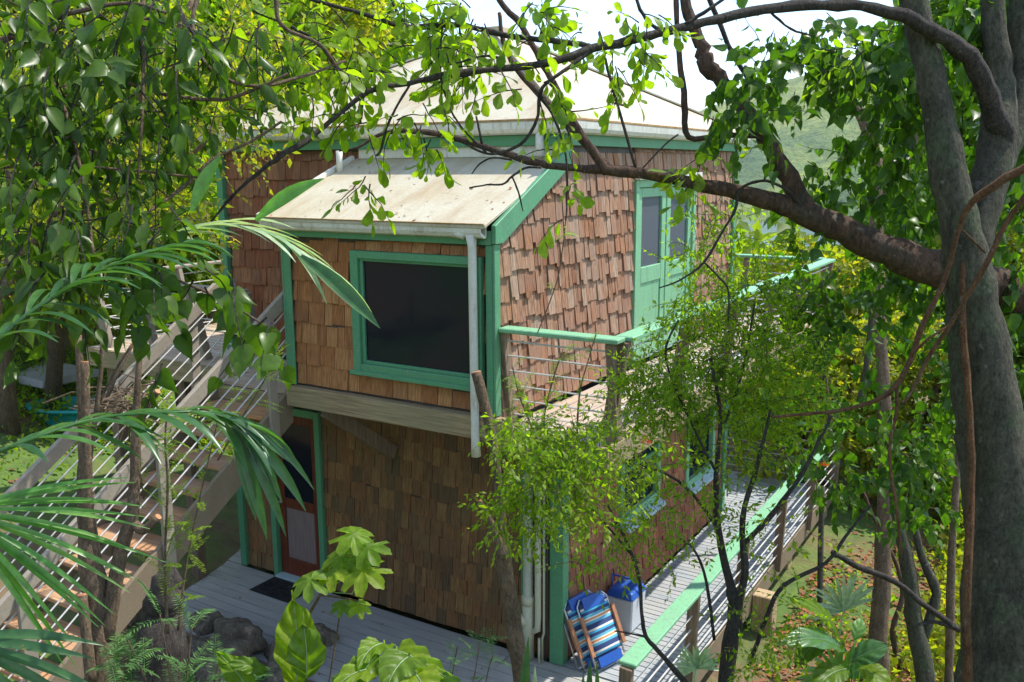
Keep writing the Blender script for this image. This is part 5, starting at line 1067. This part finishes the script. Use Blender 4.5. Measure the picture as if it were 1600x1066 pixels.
bigleaf(ph, (462, 1075, 4.0), (452, 925, 4.05), .20, 'lf_bright', .3, wav=.5, petiole=(465, 1200, 4.0))
bigleaf(ph, (478, 1060, 3.95), (470, 970, 3.9), .17, 'lf_mid', .3, wav=.4, petiole=(475, 1200, 4.0))
bigleaf(ph, (400, 1100, 4.0), (330, 1010, 4.1), .11, 'lf_bright', .4, wav=.3, petiole=(420, 1200, 4.0)); bigleaf(ph, (420, 1050, 4.1), (350, 1035, 4.0), .08, 'lf_mid', .4, wav=.3)
el = thing('elephant_ear_plant', 'clump of large bright arrow leaves at the bottom centre', 'plant', W(600, 1150, 3.9))
heartp = lambda t: (1.0 if t > .25 else .75 + t) * max(1 - t, 0) ** .75 * 1.15
for b0, t0_, w0, mt_ in (((600, 1040, 3.9), (520, 1066, 3.7), .20, 'lf_bright'), ((590, 1020, 3.9), (548, 1090, 3.75), .17, 'lf_mid'), ((620, 1010, 4.0), (720, 1060, 3.9), .16, 'lf_bright'), ((600, 1000, 4.0), (560, 1035, 3.8), .15, 'lf_bright'), ((650, 1050, 3.8), (690, 1110, 3.7), .2, 'lf_bright'), ((560, 1060, 3.8), (510, 1110, 3.7), .2, 'lf_mid'), ((640, 1020, 3.9), (600, 1080, 3.7), .22, 'lf_mid'), ((680, 1060, 3.9), (760, 1090, 3.8), .12, 'lf_mid')):
    bigleaf(el, b0, t0_, w0, mt_, .5, wav=.35, prof=heartp, petiole=(610, 1180, 3.9), nrmv=-cf_ * .4 + cu_ * .9)
pa = thing('lobed_leaf_plant', 'slender plant with lobed papaya-like leaves below the door', 'plant', W(470, 1120, 4.2))
limbs(pa, [[(440, 1180, 4.2, 8), (470, 1000, 4.2, 6), (500, 930, 4.2, 5), (520, 905, 4.2, 4), (545, 870, 4.2, 3)], [(500, 930, 4.2, 3), (540, 935, 4.2, 3), (580, 945, 4.2, 2)], [(505, 1120, 4.2, 3), (525, 1000, 4.2, 3), (532, 950, 4.2, 3)]], 'bark_tan', 'stem', 6, .05)
def palmate(root, c, R0, nl, face, rot, mat):
    c0 = np.array(W(*c)); f1 = nrm(np.array(face)); a = nrm(np.cross(f1, np.array([.2, .1, 1.]))); b2 = np.cross(f1, a); vs = [c0]; n = 72
    for k in range(n):
        th = 2 * math.pi * k / n; lob = abs(math.sin(nl * (th + rot) / 2)); open_ = .35 if abs(((th + rot + math.pi) % (2 * math.pi)) - math.pi) < .28 else 1
        r = R0 * 1.3 * (.58 + .42 * lob ** .8) * open_ * (1 + .04 * math.sin(th * 23)); vs.append(c0 + (a * math.cos(th) + b2 * math.sin(th)) * r + f1 * (-.30 * R0 * (r / R0) ** 2 + .05 * R0 * math.cos(nl * (th + rot))))
    vs2 = [c0 + (v - c0) * .5 + f1 * .03 * R0 for v in vs[1:]]; V_ = vs + vs2; fs = []
    for k in range(n):
        k2 = (k + 1) % n; fs += [(0, 1 + n + k, 1 + n + k2), (1 + n + k, 1 + k, 1 + k2, 1 + n + k2)]
    mb = MB(); mb.add(V_, fs); mb.obj('leaf', M[mat], root, True)
for c, R0, rt, mt_ in (((552, 835, 4.2), .085, 0, 'lf_bright'), ((575, 855, 4.15), .08, 1, 'lf_bright'), ((535, 868, 4.2), .085, 2, 'lf_bright'), ((520, 890, 4.15), .08, .5, 'lf_bright'), ((568, 890, 4.1), .095, 1.6, 'lf_bright'), ((485, 905, 4.1), .08, 2.4, 'lf_mid'), ((560, 945, 4.1), .05, 1, 'lf_bright'), ((535, 945, 4.1), .045, 2, 'lf_mid')):
    palmate(pa, c, R0, 7, -cf_ * .45 + cu_ * .85 + cr_ * rng.normal(0, .25), rt, mt_)
    mb = MB(); mb.tube([W(*c), W(c[0] - 18, c[1] + 38, 4.2), W(505, 925, 4.2)] if c[1] < 900 else [W(*c), W(c[0] - 15, c[1] + 12, 4.2)], .0022, 5); mb.obj('leaf_stalk', M['lf_palmp'], pa, True)
sn = thing('sword_leaf_plant', 'dark green sword-shaped leaf tips at the bottom edge before the deck', 'plant', W(920, 1200, 4.0))
for x0_, x1_, y1_, wd_ in ((812, 826, 995, .03), (835, 836, 1040, .02), (918, 922, 1030, .024), (936, 932, 1035, .02), (905, 912, 1050, .02)):
    m2 = MB(); a = np.array(W(x0_, 1150, 4.0)); b2 = np.array(W(x1_, y1_, 4.0)); leaflet(m2, a, b2 - a, np.linalg.norm(b2 - a), wd_ * 1.4, -.02, -cf_); m2.obj('leaf', M['lf_palm'] if x1_ != 836 else M['lf_palmp'], sn, True)
# banana-like plant and dry fan palm at lower right
ba = thing('banana_plant', 'banana-like plant with paddle leaves in the lower right clearing', 'plant', W(1330, 1120, 8.5))
for b0, t0_, w0, mt_ in (((1320, 1000, 8.5), (1248, 925, 8.3), .20, 'lf_bright'), ((1330, 1010, 8.4), (1220, 995, 8.0), .26, 'lf_palm'), ((1335, 1000, 8.5), (1345, 960, 8.6), .13, 'lf_palmb'), ((1330, 1030, 8.3), (1390, 1000, 8.2), .25, 'lf_palm'), ((1325, 1040, 8.3), (1270, 1080, 8), .26, 'lf_mid'), ((1300, 990, 8.5), (1240, 1040, 8.2), .22, 'lf_mid'), ((1345, 1040, 8.3), (1400, 1070, 8.1), .26, 'lf_bright')):
    bigleaf(ba, b0, t0_, w0, mt_, .5, wav=.15, petiole=(1332, 1130, 8.5), nrmv=-cf_ * .5 + cu_ * .8)
for (x, y, L_, mt_, lb) in ((1318, 955, 62, 'lf_palmp', 'dry pale fan palm leaf standing in the clearing behind the banana plant'), (1088, 1045, 42, 'lf_palmp', 'pale fan palm leaf tip below the walkway at the bottom edge'), (1310, 1060, 70, 'lf_palmb', 'light green fan palm leaf at the bottom of the clearing')):
    q = thing('fan_palm', lb, 'palm', W(x, y + 60, 9)); fan(q, x, y, 9 if x > 1200 else 6, np.arange(40, 190, 9) if y < 1000 else np.arange(10, 190, 11), L_, .045 if x > 1200 else .03, mt_, .5, -.1)

# ------------------------------------------------------------------ background trees
def proto(name, mat, seed, n=5200, ls=.16, kind='clump', flat=.8):
    rs = np.random.default_rng(seed); K = 26; C = rs.normal(0, 1, (K, 3)); C = C / np.linalg.norm(C, axis=1)[:, None] * rs.random((K, 1)) ** .4 * .72; R0 = rs.uniform(.22, .42, K)
    k = rs.integers(0, K, n); v = nrm(rs.normal(0, 1, (n, 3))); P = C[k] + v * R0[k][:, None] * rs.random((n, 1)) ** .25; P[:, 2] *= flat
    D = nrm(v + rs.normal(0, .6, (n, 3)) + [0, 0, -.3]); N = nrm(v * .5 + rs.normal(0, .4, (n, 3)) + [0, 0, .6]); return leafmesh(name, P, D, N, rs.uniform(.6, 1.3, n) * ls, kind, mat)
PR = [proto('crown_a', 'lf_far', 11, 7000, .085), proto('crown_b', 'lf_mid', 12, 7000, .08), proto('crown_c', 'lf_yellow', 13, 6000, .08), proto('crown_d', 'lf_far', 14, 9000, .06), proto('crown_e', 'lf_bright', 15, 7000, .07)]
TONE = ['mid green', 'dark green', 'yellow-green', 'fine-leaved green', 'bright green']
PLACE_L = ['at the far upper left corner', 'second from the upper left corner, crown cut by the top edge', 'behind the drooping leaves, third along the top edge', 'rising above the left end of the main roof line', 'just left of the roof peak along the top edge', 'directly behind the left slope of the main roof', 'left of the upper wall corner', 'touching the left eave of the main roof', 'at the left edge a quarter of the way down', 'behind the densest drooping leaves', 'beside the upper left wall of the house', 'at the left edge above the palm frond', 'behind the upper landing rail, on its left', 'behind the upper landing rail, nearest the house', 'on the ridge above the roof, right of the drooping leaves', 'on the ridge, last before open sky']
PLACE_R = ['beyond the far end of the upper balcony', 'under the big leaning limb', 'behind the forked trunk at limb height', 'above the walkway rail end', 'left of the forked trunk below the limb', 'at the right edge below the limb', 'past the far corner of the lower deck', 'in the middle of the hanging vines', 'behind the lower forked trunk', 'just behind the far balcony corner post', 'between the balcony rail and the bay water', 'below the wavy vine near the walkway', 'left of the forked trunk base', 'at the lower right corner', 'behind the upper forked trunk', 'at the top right behind the two stems', 'in the upper right corner', 'where the leaning limb meets the trunk', 'over the banana plant', 'behind the leaning mossy trunk', 'close to the far end of the walkway rail']
def bgtree(px, py, d, r, k, label, group, name='background_tree', lean_=0):
    c = W(px, py, d); g0 = gz(c.x, c.y); x0 = c.x + rng.normal(0, .3) + lean_; y0 = c.y + rng.normal(0, .3); zb = gz(x0, y0)
    o = thing(name, label, 'tree', (x0, y0, zb), group)
    if c.z - zb > r * .3:
        mb = MB(); top = c + Vector((0, 0, r * .2)); b0 = Vector((x0, y0, zb - .3)); mid = b0.lerp(top, .5) + Vector((rng.normal(0, .15), rng.normal(0, .15), 0)) * r * .4
        mb.tube([b0, mid, top], [.05 + r * .05, .04 + r * .04, .02], 7)
        for q in range(5):
            s0 = b0.lerp(top, .55 + .08 * q); a = rng.random() * 6.28; mb.tube([s0, s0 + Vector((math.cos(a), math.sin(a), .6)) * r * .4, s0 + Vector((math.cos(a) * 1.6, math.sin(a) * 1.6, .9)) * r * .45], [.03 + r * .015, .02, .008], 5)
        mb.obj('trunk', M['bark_tan'], o, True)
    link('crown', PR[k], None, o, Matrix.Translation(c) @ Matrix.Rotation(rng.random() * 6.28, 4, 'Z') @ Matrix.Diagonal((r, r, r * rng.uniform(.8, 1.05), 1)))
    return o
LG = 'trees on the slope left of the house'; RG = 'trees in the thicket right of the house'
for i, (px, py, d, r, k) in enumerate([(20, 60, 17, 2.6, 0), (150, 20, 20, 2.8, 2), (270, 60, 18, 2.4, 4), (370, 20, 22, 2.8, 0), (470, 50, 24, 2.8, 2), (560, 110, 30, 3.2, 0), (320, 180, 17, 2.0, 2), (420, 150, 22, 2.2, 4), (60, 220, 15, 2.2, 4), (200, 220, 16, 2.2, 0), (290, 300, 15, 1.5, 4),
                                (20, 380, 13, 1.9, 0), (150, 370, 14, 1.8, 2), (260, 400, 15, 1.5, 0), (520, 60, 40, 4, 1), (600, 120, 44, 3.6, 4)]):
    bgtree(px, py, d, r, k, TONE[k] + ' tree ' + PLACE_L[i], LG)
for i, (px, py, d, r, k) in enumerate([(1290, 470, 17, 1.7, 2), (1400, 440, 18, 1.9, 1), (1520, 420, 18, 1.8, 2), (1350, 560, 15, 1.3, 2), (1480, 560, 15, 1.4, 2), (1600, 520, 15, 1.8, 1), (1270, 650, 15, 1.5, 2), (1400, 690, 15, 1.2, 2), (1530, 720, 14, 1.3, 4), (1190, 560, 19, 1.6, 0), (1210, 470, 24, 1.6, 2),
                                (1310, 800, 16, 1.2, 2), (1440, 830, 15, 1.1, 2), (1590, 900, 13, 1.3, 4), (1560, 250, 20, 2.8, 1), (1500, 120, 22, 2.8, 0), (1600, 60, 18, 2.6, 1), (1450, 320, 24, 2.0, 4), (1290, 950, 15, 1.3, 4), (1460, 960, 13, .9, 2), (1230, 740, 20, 1.5, 2)]):
    bgtree(px, py, d, r, k, TONE[k] + ' tree ' + PLACE_R[i], RG)

# far-off wood on the slopes down to the bay and above the house
def wood_mass(name, pts, ls, mat, per, seed):
    rs = np.random.default_rng(seed); pts = np.array(pts); n = len(pts) * per; c = np.repeat(pts, per, 0); v = nrm(rs.normal(0, 1, (n, 3))); r = c[:, 3:4]
    P = c[:, :3] + v * r * rs.random((n, 1)) ** .3 * np.array([1, 1, .75]); D = nrm(v + rs.normal(0, .6, (n, 3))); N = nrm(v * .6 + rs.normal(0, .3, (n, 3)) + [0, 0, .7])
    tag(link(name, leafmesh(name, P, D, N, rs.uniform(.6, 1.3, n) * ls * r[:, 0], 'clump', mat), None), 'distant green woodland on the slope down to the bay' if seed == 1 else 'thick green scrub covering the hillside', None, None, 'stuff')
pts = []
while len(pts) < 420:
    a = R_(rng.uniform(8, 62)) ; dist = rng.uniform(26, 330) ; x = -math.sin(YAW) * 0 + dist * math.sin(a - YAW - R_(8)); y = dist * math.cos(a - YAW - R_(8)); r = rng.uniform(2.2, 3.8)
    pts.append((x, y, gz(x, y) + r * .5, r))
wood_mass('woodland', pts, .17, 'lf_far', 330, 1)
pts = []
while len(pts) < 260:
    dist = rng.uniform(18, 90); a = R_(rng.uniform(-8, 45)); x = -dist * math.sin(YAW + a - R_(2)); y = dist * math.cos(YAW + a - R_(2)); r = rng.uniform(1.6, 3.2)
    if x > -14 and y < 20: continue
    pts.append((x, y, gz(x, y) + r * .5, r))
wood_mass('hillside_scrub', pts, .13, 'lf_yellow', 420, 2)

# ground cover and leaf litter
def cover(name, label, n, xr, yr, h, ls, mat, kind='small', excl=None, clump=1.0, seed=0):
    rs = np.random.default_rng(seed); x = rs.uniform(*xr, n); y = rs.uniform(*yr, n)
    den = np.sin(x * 1.9 + 1) * np.cos(y * 1.6) + np.sin(x * .7 - y * .9); keep = rs.random(n) < np.clip(.45 + .4 * den * clump, .05, 1); x, y = x[keep], y[keep]
    house_ = (x > -11.4) & (x < -2.6) & (y > 4.2) & (y < 14.4)
    keep = ~house_; x, y, d_ = x[keep], y[keep], den[rs.integers(0, n, len(x))] if False else np.sin(x[keep] * 1.9 + 1) * np.cos(y[keep] * 1.6); m = len(x)
    z = ground(x, y) + rs.random(m) ** 1.5 * h * np.clip(.6 + .6 * d_, .2, 1.2); P = np.stack([x, y, z], 1)
    if kind == 'flat': D = nrm(rs.normal(0, 1, (m, 3)) * [1, 1, .15]); N = nrm(rs.normal(0, .2, (m, 3)) + [0, 0, 1]); kd = 'clump'
    else: D = nrm(rs.normal(0, 1, (m, 3)) + [0, 0, .6]); N = nrm(rs.normal(0, .6, (m, 3)) + [0, 0, 1]); kd = kind
    tag(link(name, leafmesh(name, P, D, N, rs.uniform(.6, 1.4, m) * ls, kd, mat), None), label, None, None, 'stuff')
cover('ground_cover', 'low bright leafy ground cover left of the stairs', 60000, (-19, -7.8), (1.5, 13), .35, .075, 'lf_bright', 'clump', seed=1)
cover('ground_cover', 'sunlit undergrowth in the lower right clearing', 56000, (-1.2, 6), (5.5, 22), .6, .10, 'lf_yellow', 'clump', seed=2, clump=.9)
cover('ground_cover', 'green undergrowth near the camera along the bottom', 36000, (-7.5, 2.5), (2.2, 5.6), .28, .05, 'lf_mid', 'clump', seed=3)
cover('leaf_litter', 'brown fallen leaves on the soil', 40000, (-14, 5), (1.5, 16), .03, .07, 'litter', 'flat', seed=4)
cover('leaf_litter', 'orange-brown leaf litter on the bank beside the walkway', 26000, (-2.6, 3), (6, 17), .04, .085, 'litter', 'flat', seed=9)
cover('ground_cover', 'taller sunlit scrub leaves behind the banana plant', 34000, (-1.0, 7), (10, 22), 1.5, .12, 'lf_yellow', 'clump', seed=12, clump=1.1)
cover('ground_cover', 'sparse green seedlings on the litter bank beside the walkway', 7000, (-2.5, 1.5), (6.5, 16), .35, .075, 'lf_bright', 'clump', seed=13)
# brush pile
bp = thing('brush_pile', 'heap of dry cut branches behind the bare sawn stems', 'brush pile', W(180, 620, 7.5)); mb = MB()
for k in range(60):
    c = np.array(W(185 + rng.normal(0, 24), 632 + rng.normal(0, 14), 7.4 + rng.normal(0, .25))); d_ = nrm(rng.normal(0, 1, 3) * [1, 1, .5]); L_ = rng.uniform(.2, .6); mb.tube([c - d_ * L_ / 2, c + rng.normal(0, .03, 3), c + d_ * L_ / 2], [.009, .007, .003], 5)
tag(mb.obj('sticks', M['bark_tan'], bp), kind='stuff')
mb = MB(); mb.tube([W(158, 645, 7.3), W(180, 590, 7.3), W(208, 538, 7.3)], [.02, .017, .014], 7); mb.obj('stick', M['bark_tan'], bp, True)

rs = np.random.default_rng(21); m_ = 45; x = rs.uniform(-6.5, -4.1, m_); u_ = np.clip(rs.beta(1, 2.2, m_), 0, 1); P = np.stack([x, BY - .12 + u_ * 1.3, 4.565 + u_ * .54], 1)
tag(link('fallen_leaves', leafmesh('fallen_leaves', P, nrm(rs.normal(0, 1, (m_, 3)) * [1, 1, .1]), nrm(rs.normal(0, .15, (m_, 3)) + [0, -.4, 1]), rs.uniform(.02, .045, m_), 'clump', 'litter'), None), 'scattered dead leaves on the cream bay roof', None, None, 'stuff')
m_ = 130; x = rs.uniform(-10.5, -3.2, m_); y = rs.uniform(5.6, 7.4, m_); P = np.stack([x, y, np.full(m_, .008)], 1)
tag(link('fallen_leaves', leafmesh('fallen_leaves', P, nrm(rs.normal(0, 1, (m_, 3)) * [1, 1, .1]), nrm(rs.normal(0, .15, (m_, 3)) + [0, 0, 1]), rs.uniform(.015, .04, m_), 'clump', 'litter'), None), 'few dead leaves scattered on the grey deck', None, None, 'stuff')

for i, (x, y, sz_, lb) in enumerate([(-8.6, 5.75, .28, 'mid-brown boulder under the low end of the stairs'), (-7.55, 5.75, .30, 'broad boulder against the deck edge left of the upright leaf'), (-6.9, 5.6, .36, 'largest boulder directly behind the upright leaf'), (-6.2, 5.7, .24, 'boulder right of the upright leaf against the deck edge'), (-7.3, 5.2, .26, 'low boulder in front of the deck-edge rocks')]):
    rock(x, y, sz_, lb, 40 + i, .75, gz(x, y) + sz_ * .1)
